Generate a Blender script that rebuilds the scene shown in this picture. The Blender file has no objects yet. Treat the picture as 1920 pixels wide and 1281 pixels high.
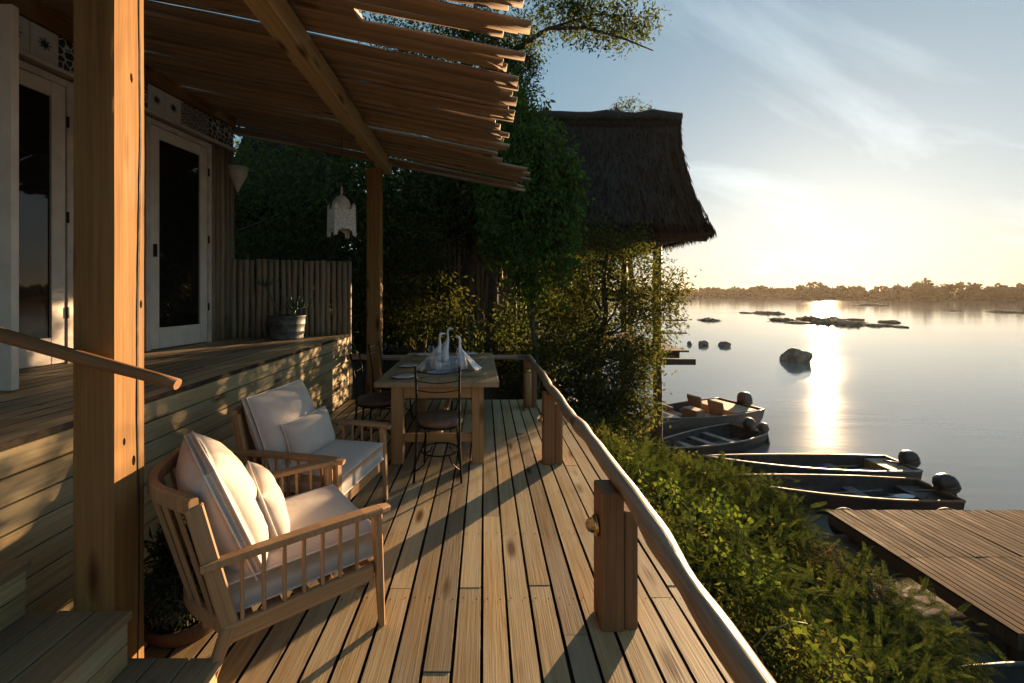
import bpy, math, random
import numpy as np
from mathutils import Vector, Matrix, noise
# ------------------------------------------------------------------ camera, sky, sun, exposure
SC = bpy.context.scene
COL = SC.collection
R = math.radians
cam_d = bpy.data.cameras.new('camera'); cam = bpy.data.objects.new('camera', cam_d); COL.objects.link(cam)
cam.location = (0, 0, 1.6); cam.rotation_euler = (R(90), 0, 0)
cam_d.sensor_width = 36; cam_d.lens = 15.0; cam_d.shift_x = 52/1920; cam_d.shift_y = -92.5/1920
cam_d.clip_start = .05; cam_d.clip_end = 5000
SC.camera = cam
SUN_AZ, SUN_EL = R(38.5), R(5.4)
wd = bpy.data.worlds.new('World'); SC.world = wd; wd.use_nodes = True
nt = wd.node_tree; nt.nodes.clear()
wo = nt.nodes.new('ShaderNodeOutputWorld'); bg = nt.nodes.new('ShaderNodeBackground')
sky = nt.nodes.new('ShaderNodeTexSky'); sky.sky_type = 'NISHITA'; sky.sun_disc = False
sky.sun_elevation = SUN_EL; sky.sun_rotation = SUN_AZ
sky.air_density = 1.0; sky.dust_density = 1.2; sky.ozone_density = 4.0; sky.altitude = 0
bg.inputs[1].default_value = .071
tc = nt.nodes.new('ShaderNodeTexCoord')
# thin cirrus: noise on the plane of the cloud layer
sep = nt.nodes.new('ShaderNodeSeparateXYZ'); nt.links.new(tc.outputs['Generated'], sep.inputs[0])
zz = nt.nodes.new('ShaderNodeMath'); zz.operation = 'ADD'; zz.inputs[1].default_value = .18; nt.links.new(sep.outputs[2], zz.inputs[0])
zm = nt.nodes.new('ShaderNodeMath'); zm.operation = 'MAXIMUM'; zm.inputs[1].default_value = .05; nt.links.new(zz.outputs[0], zm.inputs[0])
dx = nt.nodes.new('ShaderNodeMath'); dx.operation = 'DIVIDE'; nt.links.new(sep.outputs[0], dx.inputs[0]); nt.links.new(zm.outputs[0], dx.inputs[1])
dy = nt.nodes.new('ShaderNodeMath'); dy.operation = 'DIVIDE'; nt.links.new(sep.outputs[1], dy.inputs[0]); nt.links.new(zm.outputs[0], dy.inputs[1])
cb = nt.nodes.new('ShaderNodeCombineXYZ'); nt.links.new(dx.outputs[0], cb.inputs[0]); nt.links.new(dy.outputs[0], cb.inputs[1])
mp = nt.nodes.new('ShaderNodeMapping'); mp.vector_type = 'TEXTURE'; mp.inputs['Rotation'].default_value = (0, 0, R(-66)); mp.inputs['Scale'].default_value = (.45, 1.5, 1)
mp.inputs['Location'].default_value = (5.3, 5.7, 0)
nt.links.new(cb.outputs[0], mp.inputs[0])
cn = nt.nodes.new('ShaderNodeTexNoise'); cn.inputs['Scale'].default_value = 1.1; cn.inputs['Detail'].default_value = 7; cn.inputs['Roughness'].default_value = .58; cn.inputs['Distortion'].default_value = .5
nt.links.new(mp.outputs[0], cn.inputs['Vector'])
cr = nt.nodes.new('ShaderNodeValToRGB'); cr.color_ramp.elements[0].position = .55; cr.color_ramp.elements[0].color = (0, 0, 0, 1)
cr.color_ramp.elements[1].position = .82; cr.color_ramp.elements[1].color = (1, 1, 1, 1)
nt.links.new(cn.outputs['Fac'], cr.inputs[0])
cmul = nt.nodes.new('ShaderNodeMath'); cmul.operation = 'MULTIPLY'; cmul.inputs[1].default_value = .9; nt.links.new(cr.outputs[0], cmul.inputs[0])
sg = nt.nodes.new('ShaderNodeGamma'); sg.inputs[1].default_value = .4
hs = nt.nodes.new('ShaderNodeHueSaturation'); hs.inputs['Saturation'].default_value = 1.07; hs.inputs['Hue'].default_value = .49; nt.links.new(sky.outputs[0], hs.inputs['Color']); nt.links.new(hs.outputs[0], sg.inputs[0])
cg = nt.nodes.new('ShaderNodeMix'); cg.data_type = 'RGBA'; cg.blend_type = 'MIX'
nt.links.new(cmul.outputs[0], cg.inputs[0]); nt.links.new(sg.outputs[0], cg.inputs[6])
cw = nt.nodes.new('ShaderNodeMix'); cw.data_type = 'RGBA'; cw.blend_type = 'ADD'; cw.inputs[0].default_value = 1; cw.inputs[7].default_value = (.95, .95, .92, 1)
nt.links.new(sg.outputs[0], cw.inputs[6]); nt.links.new(cw.outputs[2], cg.inputs[7])
tn = nt.nodes.new('ShaderNodeMix'); tn.data_type = 'RGBA'; tn.blend_type = 'MULTIPLY'; tn.inputs[0].default_value = 1; tn.inputs[7].default_value = (.94, 1, .99, 1); nt.links.new(cg.outputs[2], tn.inputs[6])
nt.links.new(tn.outputs[2], bg.inputs[0]); nt.links.new(bg.outputs[0], wo.inputs[0])
sl = bpy.data.lights.new('sun', 'SUN'); sl.energy = 3.7; sl.angle = R(.6); sl.color = (1, .66, .36)
so = bpy.data.objects.new('sun', sl); COL.objects.link(so)
SD = Vector((math.sin(SUN_AZ)*math.cos(SUN_EL), math.cos(SUN_AZ)*math.cos(SUN_EL), math.sin(SUN_EL)))
so.rotation_euler = (-SD).to_track_quat('-Z', 'Y').to_euler(); so.location = SD*60
vs = SC.view_settings; vs.view_transform = 'Standard'; vs.look = 'None'; vs.gamma = 1; vs.use_curve_mapping = False
vs.exposure = 2.4
SC.cycles.max_bounces = 7; SC.cycles.diffuse_bounces = 6; SC.cycles.glossy_bounces = 2; SC.cycles.transmission_bounces = 4; SC.cycles.caustics_reflective = False; SC.cycles.caustics_refractive = False
random.seed(7); RG = np.random.default_rng(7)
U = random.uniform

# ------------------------------------------------------------------ materials
M = {}
def _new(name):
    m = bpy.data.materials.new(name); m.use_nodes = True; n = m.node_tree; n.nodes.clear()
    out = n.nodes.new('ShaderNodeOutputMaterial'); b = n.nodes.new('ShaderNodeBsdfPrincipled'); n.links.new(b.outputs[0], out.inputs[0])
    M[name] = m
    return m, n, b, out
def nd(n, t, **k):
    o = n.nodes.new('ShaderNode'+t)
    for a, v in k.items():
        if a.startswith('i_'):
            key = a[2:]; o.inputs[int(key) if key.isdigit() else key].default_value = v
        else: setattr(o, a, v)
    return o
def ramp(n, src, stops):
    r = nd(n, 'ValToRGB'); e = r.color_ramp.elements
    while len(e) < len(stops): e.new(.5)
    for q, (p, c) in zip(e, stops):
        q.position = p; q.color = tuple(c)+(1,) if len(c) == 3 else c
    n.links.new(src, r.inputs[0]); return r.outputs[0]
def mixc(n, fac, a, b, mode='MIX'):
    x = nd(n, 'Mix', data_type='RGBA', blend_type=mode)
    for s, v in ((0, fac), (6, a), (7, b)):
        if hasattr(v, 'links'): n.links.new(v, x.inputs[s])
        elif isinstance(v, (int, float)): x.inputs[s].default_value = v
        else: x.inputs[s].default_value = tuple(v)+(1,)
    return x.outputs[2]
def bump(n, b, h, dist, st=.6):
    q = nd(n, 'Bump', i_Distance=dist, i_Strength=st); n.links.new(h, q.inputs['Height']); n.links.new(q.outputs[0], b.inputs['Normal'])
def objco(n, scale, rnd=True):
    t = nd(n, 'TexCoord'); mpn = nd(n, 'Mapping'); mpn.inputs['Scale'].default_value = scale
    if rnd:
        oi = nd(n, 'ObjectInfo'); mm = nd(n, 'Math', operation='MULTIPLY', i_1=53.0); n.links.new(oi.outputs['Random'], mm.inputs[0])
        a = nd(n, 'VectorMath', operation='ADD'); n.links.new(t.outputs['Object'], a.inputs[0]); n.links.new(mm.outputs[0], a.inputs[1])
        n.links.new(a.outputs[0], mpn.inputs[0]); return mpn.outputs[0], oi.outputs['Random']
    n.links.new(t.outputs['Object'], mpn.inputs[0]); return mpn.outputs[0], None
def wood(name, ca, cb_, knot, grey, rough=.62, greyamt=.35, sc=1.0, knots=.3, var=.3, bmp=.0015, spec=.3):
    """grain runs along local Z of each piece; every piece gets its own offset and tint"""
    m, n, b, out = _new(name)
    v1, rnd = objco(n, (16*sc, 16*sc, .9*sc))
    n1 = nd(n, 'TexNoise', i_Scale=1.0, i_Detail=5.0, i_Roughness=.6, i_Distortion=1.1); n.links.new(v1, n1.inputs['Vector'])
    col = ramp(n, n1.outputs['Fac'], [(.3, ca), (.7, cb_)])
    v2, _ = objco(n, (150*sc, 150*sc, 3.5*sc))
    n2 = nd(n, 'TexNoise', i_Scale=1.0, i_Detail=3.0); n.links.new(v2, n2.inputs['Vector'])
    fib = ramp(n, n2.outputs['Fac'], [(.32, (.55, .52, .5)), (.62, (1.08, 1.06, 1.03))])
    col = mixc(n, .55, col, fib, 'MULTIPLY')
    # growth-ring bands
    v4, _ = objco(n, (9*sc, 9*sc, .35*sc))
    w = nd(n, 'TexWave', wave_type='RINGS', rings_direction='Z', i_Scale=1.3, i_Distortion=9.0, i_Detail=3.0); w.inputs['Detail Scale'].default_value = 1.2
    n.links.new(v4, w.inputs['Vector'])
    wr = ramp(n, w.outputs['Fac'], [(.0, (.72, .66, .6)), (.55, (1, 1, 1))])
    col = mixc(n, .45, col, wr, 'MULTIPLY')
    # weathering
    v3, _ = objco(n, (3, 3, 1.1))
    n3 = nd(n, 'TexNoise', i_Scale=1.0, i_Detail=6.0, i_Roughness=.65); n.links.new(v3, n3.inputs['Vector'])
    wf = ramp(n, n3.outputs['Fac'], [(.38, (0, 0, 0)), (.68, (greyamt,)*3)])
    col = mixc(n, wf, col, grey)
    if knots:
        v5, _ = objco(n, (8, 8, 2.3))
        vo = nd(n, 'TexVoronoi', i_Scale=1.0); n.links.new(v5, vo.inputs['Vector'])
        ss = nd(n, 'SeparateColor'); n.links.new(vo.outputs['Color'], ss.inputs[0])
        th = nd(n, 'Math', operation='LESS_THAN', i_1=knots); n.links.new(ss.outputs[0], th.inputs[0])
        kf = ramp(n, vo.outputs['Distance'], [(.12, (1, 1, 1)), (.30, (0, 0, 0))])
        km = nd(n, 'Math', operation='MULTIPLY'); n.links.new(th.outputs[0], km.inputs[0]); n.links.new(kf, km.inputs[1])
        col = mixc(n, km.outputs[0], col, knot)
    tint = ramp(n, rnd, [(0, (1-var, 1-var, 1-var*.9)), (.5, (1, .97, .93)), (1, (1+var*.35, 1+var*.25, 1+var*.1))])
    col = mixc(n, 1.0, col, tint, 'MULTIPLY')
    n.links.new(col, b.inputs['Base Color'])
    rr = ramp(n, n3.outputs['Fac'], [(.3, (rough-.12,)*3), (.7, (rough+.15,)*3)]); n.links.new(rr, b.inputs['Roughness'])
    b.inputs['Specular IOR Level'].default_value = spec
    bump(n, b, n2.outputs['Fac'], bmp, .7)
    return m
def plain(name, c, rough=.5, metal=0, var=.12, scale=8, bmp=0, spec=.5, c2=None, detail=4.0):
    m, n, b, out = _new(name)
    v, rnd = objco(n, (1, 1, 1))
    nz = nd(n, 'TexNoise', i_Scale=scale, i_Detail=detail, i_Roughness=.6); n.links.new(v, nz.inputs['Vector'])
    c2 = c2 or tuple(max(0, x*(1-var*2)) for x in c)
    col = ramp(n, nz.outputs['Fac'], [(.35, c2), (.65, c)])
    n.links.new(col, b.inputs['Base Color']); b.inputs['Metallic'].default_value = metal
    rr = ramp(n, nz.outputs['Fac'], [(.3, (min(1, rough*1.2),)*3), (.7, (rough*.85,)*3)]); n.links.new(rr, b.inputs['Roughness'])
    b.inputs['Specular IOR Level'].default_value = spec
    if bmp: bump(n, b, nz.outputs['Fac'], bmp)
    return m
def leaf(name, stops, trans=.45, rough=.5, hue=.0):
    m, n, b, out = _new(name)
    g = nd(n, 'NewGeometry'); t = nd(n, 'TexCoord'); nz = nd(n, 'TexNoise', i_Scale=1.6, i_Detail=3.0); n.links.new(t.outputs['Object'], nz.inputs['Vector'])
    a = nd(n, 'Math', operation='MULTIPLY_ADD', i_1=.55); n.links.new(g.outputs['Random Per Island'], a.inputs[0])
    mm = nd(n, 'Math', operation='MULTIPLY', i_1=.5); n.links.new(nz.outputs['Fac'], mm.inputs[0]); n.links.new(mm.outputs[0], a.inputs[2])
    col = ramp(n, a.outputs[0], stops)
    n.nodes.remove(b); b = nd(n, 'BsdfDiffuse'); n.links.new(col, b.inputs[0])
    tr = nd(n, 'BsdfTranslucent'); tcx = mixc(n, 1.0, col, (1.4, 1.45, .7), 'MULTIPLY'); n.links.new(tcx, tr.inputs[0])
    mx = nd(n, 'MixShader', i_0=trans); n.links.new(b.outputs[0], mx.inputs[1]); n.links.new(tr.outputs[0], mx.inputs[2]); n.links.new(mx.outputs[0], out.inputs[0])
    return m
wood('deck_wood', (.38, .265, .135), (.55, .41, .225), (.10, .05, .022), (.45, .42, .31), greyamt=.75, knots=.3, var=.42, rough=.5)
wood('siding_wood', (.37, .27, .135), (.54, .41, .22), (.09, .045, .02), (.42, .40, .27), greyamt=.6, knots=.35, var=.3)
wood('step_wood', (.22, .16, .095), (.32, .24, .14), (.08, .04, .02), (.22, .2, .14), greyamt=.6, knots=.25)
wood('post_wood', (.20, .103, .035), (.28, .158, .06), (.07, .028, .01), (.24, .16, .078), greyamt=.4, knots=.5, var=.12, sc=.7, spec=.12, rough=.7)
wood('beam_wood', (.46, .32, .15), (.60, .44, .23), (.12, .06, .025), (.46, .38, .24), greyamt=.4, knots=.3, var=.1, sc=.7)
wood('rail_post_wood', (.20, .10, .045), (.29, .155, .07), (.06, .03, .015), (.16, .10, .06), greyamt=.4, knots=.2, var=.15)
wood('log_wood', (.24, .165, .11), (.40, .30, .22), (.05, .03, .02), (.30, .26, .21), greyamt=.6, knots=.3, var=.1, rough=.5, sc=.8, bmp=.003)
wood('pole_wood', (.24, .18, .115), (.36, .28, .185), (.09, .06, .035), (.27, .25, .20), greyamt=.65, knots=.2, var=.35)
wood('slat_wood', (.27, .18, .115), (.46, .33, .22), (.10, .065, .04), (.38, .31, .24), greyamt=.6, knots=.25, var=.3, sc=.7, bmp=.004)
wood('chair_wood', (.34, .20, .10), (.44, .27, .14), (.2, .11, .05), (.38, .26, .16), greyamt=.3, knots=0, var=.08, sc=1.3, bmp=.0004)
wood('table_wood', (.27, .18, .095), (.38, .27, .15), (.12, .07, .035), (.31, .27, .2), greyamt=.6, knots=.2, var=.2, rough=.5)
wood('table_leg_wood', (.36, .21, .09), (.46, .28, .12), (.15, .08, .03), (.36, .26, .15), greyamt=.3, knots=.12, var=.1)
wood('dock_wood', (.10, .052, .027), (.20, .11, .058), (.05, .03, .02), (.16, .12, .085), greyamt=.6, knots=.1, var=.55, sc=1.2, rough=.8, spec=.06)
wood('dark_timber', (.085, .05, .03), (.14, .085, .05), (.03, .02, .015), (.12, .09, .065), greyamt=.4, knots=.1)
plain('knot_wood', (.022, .009, .004), .95, var=.3, scale=60, spec=.02)
plain('plank_gap_shade', (.05, .033, .02), .9, var=.3, scale=20)  # dark plank sides: shade inside the gaps put into the colour
plain('bark', (.12, .085, .06), .9, var=.3, scale=14, bmp=.02)
plain('white_paint', (.78, .70, .62), .55, var=.08, scale=5)
plain('frame_paint', (.70, .61, .53), .6, var=.12, scale=6, bmp=.0006)
plain('wall_plaster', (.30, .20, .13), .9, var=.15, scale=5, bmp=.004)
plain('tile_white', (.62, .60, .54), .25, var=.08, scale=20)
plain('tile_ink', (.02, .022, .03), .4)
plain('iron', (.018, .015, .013), .45, metal=.6, var=.2, scale=30)
plain('brass', (.55, .38, .14), .25, metal=1, var=.15, scale=25)
plain('galvanised', (.15, .16, .165), .55, metal=.4, var=.3, scale=9, bmp=.001)
plain('lantern_metal', (.66, .64, .60), .5, var=.12, scale=40)
plain('leather', (.16, .10, .07), .5, var=.2, scale=14, bmp=.002)
plain('porcelain', (.78, .77, .75), .15, var=.02)
plain('napkin', (.80, .78, .80), .85, var=.05, scale=30, bmp=.001)
plain('runner', (.17, .22, .30), .9, c2=(.42, .45, .5), scale=60, bmp=.001)
plain('woven_mat', (.32, .21, .11), .85, c2=(.18, .11, .06), scale=90, bmp=.002)
plain('thatch', (.05, .033, .023), .95, c2=(.022, .014, .01), scale=18, bmp=.03)
plain('rock', (.30, .22, .15), .85, c2=(.12, .09, .065), scale=3, bmp=.05)
plain('concrete', (.15, .10, .085), .9, c2=(.09, .062, .055), scale=4, bmp=.01, detail=8.0)
plain('soil', (.09, .06, .04), .95, c2=(.045, .032, .022), scale=1.5, bmp=.05)
plain('hull_black', (.030, .026, .025), .4, var=.25, scale=6)
plain('hull_green', (.035, .055, .05), .4, var=.25, scale=6)
plain('hull_inside', (.035, .032, .034), .6, var=.3, scale=5)
plain('aluminium', (.30, .25, .225), .5, metal=.5, var=.15, scale=5)
plain('motor_black', (.022, .02, .02), .35, var=.2, scale=5)
plain('motor_brown', (.10, .055, .04), .4, var=.2, scale=5)
plain('tan_vinyl', (.34, .21, .12), .6, var=.12, scale=6)
plain('boat_white', (.20, .15, .125), .4, var=.1, scale=4)
plain('paddle_blade', (.40, .42, .46), .45, var=.1)
plain('rope', (.30, .25, .18), .9, var=.2, scale=60)
plain('rubber', (.03, .028, .027), .8)
plain('succulent', (.10, .15, .07), .5, c2=(.06, .10, .05), scale=20)
plain('grey_shrub', (.12, .14, .10), .8, c2=(.06, .075, .055), scale=30)
leaf('leaf_feather', [(.2, (.018, .031, .012)), (.5, (.036, .051, .018)), (.85, (.078, .083, .03))], .34)
leaf('leaf_vine', [(.2, (.04, .07, .018)), (.55, (.075, .11, .026)), (.9, (.15, .165, .045))], .36, .4)
leaf('leaf_dark', [(.2, (.036, .048, .02)), (.55, (.068, .084, .032)), (.9, (.12, .125, .048))], .38)
leaf('leaf_olive', [(.2, (.036, .046, .018)), (.55, (.068, .074, .028)), (.9, (.135, .118, .045))], .44)
leaf('leaf_green', [(.2, (.035, .07, .02)), (.55, (.07, .125, .032)), (.9, (.13, .19, .05))], .42)
leaf('leaf_far', [(.2, (.03, .028, .016)), (.55, (.045, .04, .022)), (.9, (.07, .06, .03))], .1)
leaf('leaf_grey', [(.2, (.05, .065, .045)), (.55, (.10, .12, .085)), (.9, (.17, .19, .14))], .3)
leaf('leaf_dry', [(.2, (.09, .06, .045)), (.55, (.15, .10, .075)), (.9, (.21, .15, .11))], .15)
leaf('straw', [(.2, (.018, .011, .008)), (.55, (.036, .022, .014)), (.9, (.065, .04, .024))], .1, .85)
def fabric(name, c):
    m, n, b, out = _new(name)
    v, _ = objco(n, (1, 1, 1)); n1 = nd(n, 'TexNoise', i_Scale=9.0, i_Detail=4.0); n.links.new(v, n1.inputs['Vector'])
    col = ramp(n, n1.outputs['Fac'], [(.3, tuple(x*.88 for x in c)), (.7, c)]); n.links.new(col, b.inputs['Base Color'])
    b.inputs['Roughness'].default_value = .9; b.inputs['Sheen Weight'].default_value = .25; b.inputs['Specular IOR Level'].default_value = .2
    wv = nd(n, 'TexNoise', i_Scale=420.0, i_Detail=1.0); n.links.new(v, wv.inputs['Vector'])
    ad = nd(n, 'Math', operation='MULTIPLY_ADD', i_1=6.0); n.links.new(n1.outputs['Fac'], ad.inputs[0]); n.links.new(wv.outputs['Fac'], ad.inputs[2])
    bump(n, b, ad.outputs[0], .0012, .5)
fabric('cushion_cloth', (.58, .51, .46)); fabric('piping_cloth', (.74, .68, .62))
def glassy(name, c, rough=.02, alpha=None, tr=1.0):
    m, n, b, out = _new(name); b.inputs['Base Color'].default_value = tuple(c)+(1,); b.inputs['Roughness'].default_value = rough
    b.inputs['Transmission Weight'].default_value = tr; b.inputs['IOR'].default_value = 1.45
glassy('window_glass', (.012, .011, .010), .025, tr=0.0); glassy('lamp_glass', (1, .93, .8), .08)
m, n, b, out = _new('clear_glass'); n.nodes.remove(b); tg = nd(n, 'BsdfTransparent', i_0=(.96, .97, .98, 1)); gg = nd(n, 'BsdfGlossy', i_1=.03); lw = nd(n, 'LayerWeight', i_0=.25); mg = nd(n, 'MixShader')
n.links.new(lw.outputs['Facing'], mg.inputs[0]); n.links.new(tg.outputs[0], mg.inputs[1]); n.links.new(gg.outputs[0], mg.inputs[2]); n.links.new(mg.outputs[0], out.inputs[0])
m, n, b, out = _new('water')
b.inputs['Base Color'].default_value = (.19, .195, .18, 1); b.inputs['Roughness'].default_value = .055; b.inputs['IOR'].default_value = 1.85
t = nd(n, 'TexCoord')
def wn(sx, sy, sc, det):
    q = nd(n, 'Mapping'); q.inputs['Scale'].default_value = (sx, sy, 1); n.links.new(t.outputs['Object'], q.inputs[0])
    z = nd(n, 'TexNoise', i_Scale=sc, i_Detail=det); n.links.new(q.outputs[0], z.inputs['Vector']); return z.outputs['Fac']
a1 = wn(.35, 1.6, 1.3, 4.0); a2 = wn(.05, .22, 1.0, 3.0)
am = nd(n, 'Math', operation='MULTIPLY'); n.links.new(a1, am.inputs[0]); n.links.new(a2, am.inputs[1])
bump(n, b, am.outputs[0], .03, .45)
wr_ = ramp(n, wn(.02, .12, 1.0, 4.0), [(.35, (.05,)*3), (.7, (.085,)*3)]); n.links.new(wr_, b.inputs['Roughness'])
# tile with an inked ornament (flat print)
def printed(name, sc):
    m, n, b, out = _new(name); v, _ = objco(n, (1, 1, 1), rnd=False)
    vo = nd(n, 'TexVoronoi', feature='DISTANCE_TO_EDGE', i_Scale=sc); n.links.new(v, vo.inputs['Vector'])
    col = ramp(n, vo.outputs['Distance'], [(.06, (.55, .53, .48)), (.09, (.03, .03, .035))]); n.links.new(col, b.inputs['Base Color']); b.inputs['Roughness'].default_value = .3
printed('tile_bold', 17); printed('tile_fine', 44)
# pierced lantern metal: bright metal with dark piercings
m, n, b, out = _new('pierced_metal'); v, _ = objco(n, (1, 1, 1), rnd=False)
vo = nd(n, 'TexVoronoi', i_Scale=60.0); n.links.new(v, vo.inputs['Vector'])
col = ramp(n, vo.outputs['Distance'], [(.26, (.05, .045, .04)), (.34, (.66, .64, .60))]); n.links.new(col, b.inputs['Base Color']); b.inputs['Roughness'].default_value = .5

# ------------------------------------------------------------------ builders
def link(name, me, mat, par=None, loc=None, rot=None):
    o = bpy.data.objects.new(name, me); COL.objects.link(o)
    if mat and not me.materials: me.materials.append(M[mat])
    if par: o.parent = par
    if loc is not None: o.location = loc
    if rot is not None: o.rotation_euler = rot
    return o
def thing(name, label, cat, loc=(0, 0, 0), rz=0, group=None):
    o = bpy.data.objects.new(name, None); COL.objects.link(o); o.empty_display_size = .1
    o.location = loc; o.rotation_euler = (0, 0, rz); return tag(o, label, cat, group)
def tag(o, label=None, cat=None, group=None, kind=None):
    for k, v in (('label', label), ('category', cat), ('group', group), ('kind', kind)):
        if v: o[k] = v
    return o
def struct(name, label=None):
    o = bpy.data.objects.new(name, None); COL.objects.link(o); return tag(o, label, kind='structure')
def copy_tree(o, par=None):
    c = o.copy(); COL.objects.link(c)
    if par: c.parent = par
    for ch in list(o.children): copy_tree(ch, c)
    return c
def pym(name, V, F, smooth=False):
    me = bpy.data.meshes.new(name); me.from_pydata([tuple(v) for v in V], [], F); me.update()
    if smooth: me.polygons.foreach_set('use_smooth', [True]*len(me.polygons))
    return me
def np_mesh(name, V, F, smooth=False):
    me = bpy.data.meshes.new(name); k = F.shape[1]
    me.vertices.add(len(V)); me.vertices.foreach_set('co', np.asarray(V, np.float32).ravel())
    me.loops.add(F.size); me.loops.foreach_set('vertex_index', F.astype(np.int32).ravel())
    me.polygons.add(len(F)); me.polygons.foreach_set('loop_start', np.arange(0, F.size, k, dtype=np.int32))
    me.update(calc_edges=True)
    if smooth: me.polygons.foreach_set('use_smooth', np.ones(len(F), bool))
    return me
_cache = {}
def frame_to(p0, p1, up=None):
    p0, p1 = Vector(p0), Vector(p1); z = (p1-p0).normalized()
    up = Vector(up) if up is not None else (Vector((0, 0, 1)) if abs(z.z) < .9 else Vector((0, 1, 0)))
    x = up.cross(z)
    if x.length < 1e-4: x = Vector((1, 0, 0)).cross(z)
    x.normalize(); y = z.cross(x)
    m = Matrix((x, y, z)).transposed().to_4x4(); m.translation = p0; return m
def bar(name, p0, p1, w, d, mat, par=None, up=None, ch=.004, t1=1.0, edge=None):
    """chamfered timber from p0 to p1; local Z along the length, w across, d along 'up'"""
    L = round((Vector(p1)-Vector(p0)).length, 4); key = (L, round(w, 4), round(d, 4), ch, t1, mat, edge)
    me = _cache.get(key)
    if me is None:
        V = []; F = []
        for z, k, e in ((0, 1, .5), (ch*.7, 1, 1), (L-ch*.7, t1, 1), (L, t1, .5)):
            a, b_ = w/2*k, d/2*k; c = ch; q = ch*.7*(1-e)*2
            a2, b2 = a-q, b_-q
            V += [(a2, -b2+c, z), (a2, b2-c, z), (a2-c, b2, z), (-a2+c, b2, z), (-a2, b2-c, z), (-a2, -b2+c, z), (-a2+c, -b2, z), (a2-c, -b2, z)]
        for s in range(3):
            for i in range(8):
                j = (i+1) % 8; F.append((s*8+i, s*8+j, s*8+8+j, s*8+8+i))
        F.append(tuple(range(7, -1, -1))); F.append(tuple(range(24, 32)))
        me = pym(name, V, F); me.materials.append(M[mat]); _cache[key] = me
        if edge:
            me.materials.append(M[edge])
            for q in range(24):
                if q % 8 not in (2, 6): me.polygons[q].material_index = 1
    o = link(name, me, None, par); m = frame_to(p0, p1, up); o.location = m.translation; o.rotation_euler = m.to_euler(); return o
def tube_mesh(name, pts, rad, n=10, cap=True, smooth=True, flat=1.0):
    P = [Vector(p) for p in pts]; V = []; F = []; prev = None
    for i, p in enumerate(P):
        tn = (P[min(i+1, len(P)-1)]-P[max(i-1, 0)]).normalized()
        if prev is None:
            a = Vector((0, 0, 1)) if abs(tn.z) < .9 else Vector((1, 0, 0)); x = a.cross(tn).normalized()
        else: x = (prev-tn*prev.dot(tn)).normalized()
        prev = x; y = tn.cross(x); r = rad[i] if hasattr(rad, '__len__') else rad
        for k in range(n):
            an = 2*math.pi*k/n; V.append(p+x*math.cos(an)*r+y*math.sin(an)*r*flat)
    for i in range(len(P)-1):
        for k in range(n):
            j = (k+1) % n; F.append((i*n+k, i*n+j, i*n+n+j, i*n+n+k))
    if cap: F.append(tuple(range(n-1, -1, -1))); F.append(tuple(range((len(P)-1)*n, len(P)*n)))
    me = pym(name, V, F, smooth)
    if cap and smooth:
        for q in me.polygons[-2:]: q.use_smooth = False
    return me
def tube(name, pts, rad, mat, par=None, n=8, **k): return link(name, tube_mesh(name, pts, rad, n, **k), mat, par)
def pole(name, p0, p1, r0, r1, mat, par=None, wob=.0, seg=6, n=9, bumps=.0, seed=0):
    """natural round pole, local Z along it, with bends and knuckles"""
    L = (Vector(p1)-Vector(p0)).length; pts = []; rr = []
    for i in range(seg+1):
        f = i/seg; e = math.sin(math.pi*f)**.5 if 0 < f < 1 else 0
        pts.append((wob*noise.noise(Vector((f*3.1*L/2, seed*7.7, .3)))*2*e, wob*noise.noise(Vector((f*3.1*L/2, 5.1, seed*3.3)))*2*e, f*L))
        rr.append((r0+(r1-r0)*f)*(1+bumps*noise.noise(Vector((f*L*4.1, seed*1.9, 8)))))
    o = link(name, tube_mesh(name, pts, rr, n), mat, par); m = frame_to(p0, p1); o.location = m.translation; o.rotation_euler = m.to_euler(); return o
def lathe(name, prof, mat, par=None, n=20, loc=None, rot=None, smooth=True):
    V = []; F = []
    for r, z in prof:
        for k in range(n): a = 2*math.pi*k/n; V.append((r*math.cos(a), r*math.sin(a), z))
    for i in range(len(prof)-1):
        for k in range(n): j = (k+1) % n; F.append((i*n+k, i*n+j, i*n+n+j, i*n+n+k))
    F.append(tuple(range(n-1, -1, -1))); F.append(tuple(range((len(prof)-1)*n, len(prof)*n)))
    return link(name, pym(name, V, F, smooth), mat, par, loc, rot)
def sweep(name, pts, w, h, mat, par=None, up=(0, 0, 1), ch=.006):
    """rectangular chamfered section carried along a polyline; w sideways, h along up"""
    P = [Vector(p) for p in pts]; upv = Vector(up); V = []; F = []
    for i, p in enumerate(P):
        tn = (P[min(i+1, len(P)-1)]-P[max(i-1, 0)]).normalized(); x = tn.cross(upv).normalized(); y = x.cross(tn)
        ww = w[i] if hasattr(w, '__len__') else w; a, b_ = ww/2, h/2
        for u, v in ((a, -b_+ch), (a, b_-ch), (a-ch, b_), (-a+ch, b_), (-a, b_-ch), (-a, -b_+ch), (-a+ch, -b_), (a-ch, -b_)): V.append(p+x*u+y*v)
    for i in range(len(P)-1):
        for k in range(8): j = (k+1) % 8; F.append((i*8+k, i*8+8+k, i*8+8+j, i*8+j))
    F.append(tuple(range(8))); F.append(tuple(range(len(P)*8-1, len(P)*8-9, -1)))
    return link(name, pym(name, V, F), mat, par)
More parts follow.
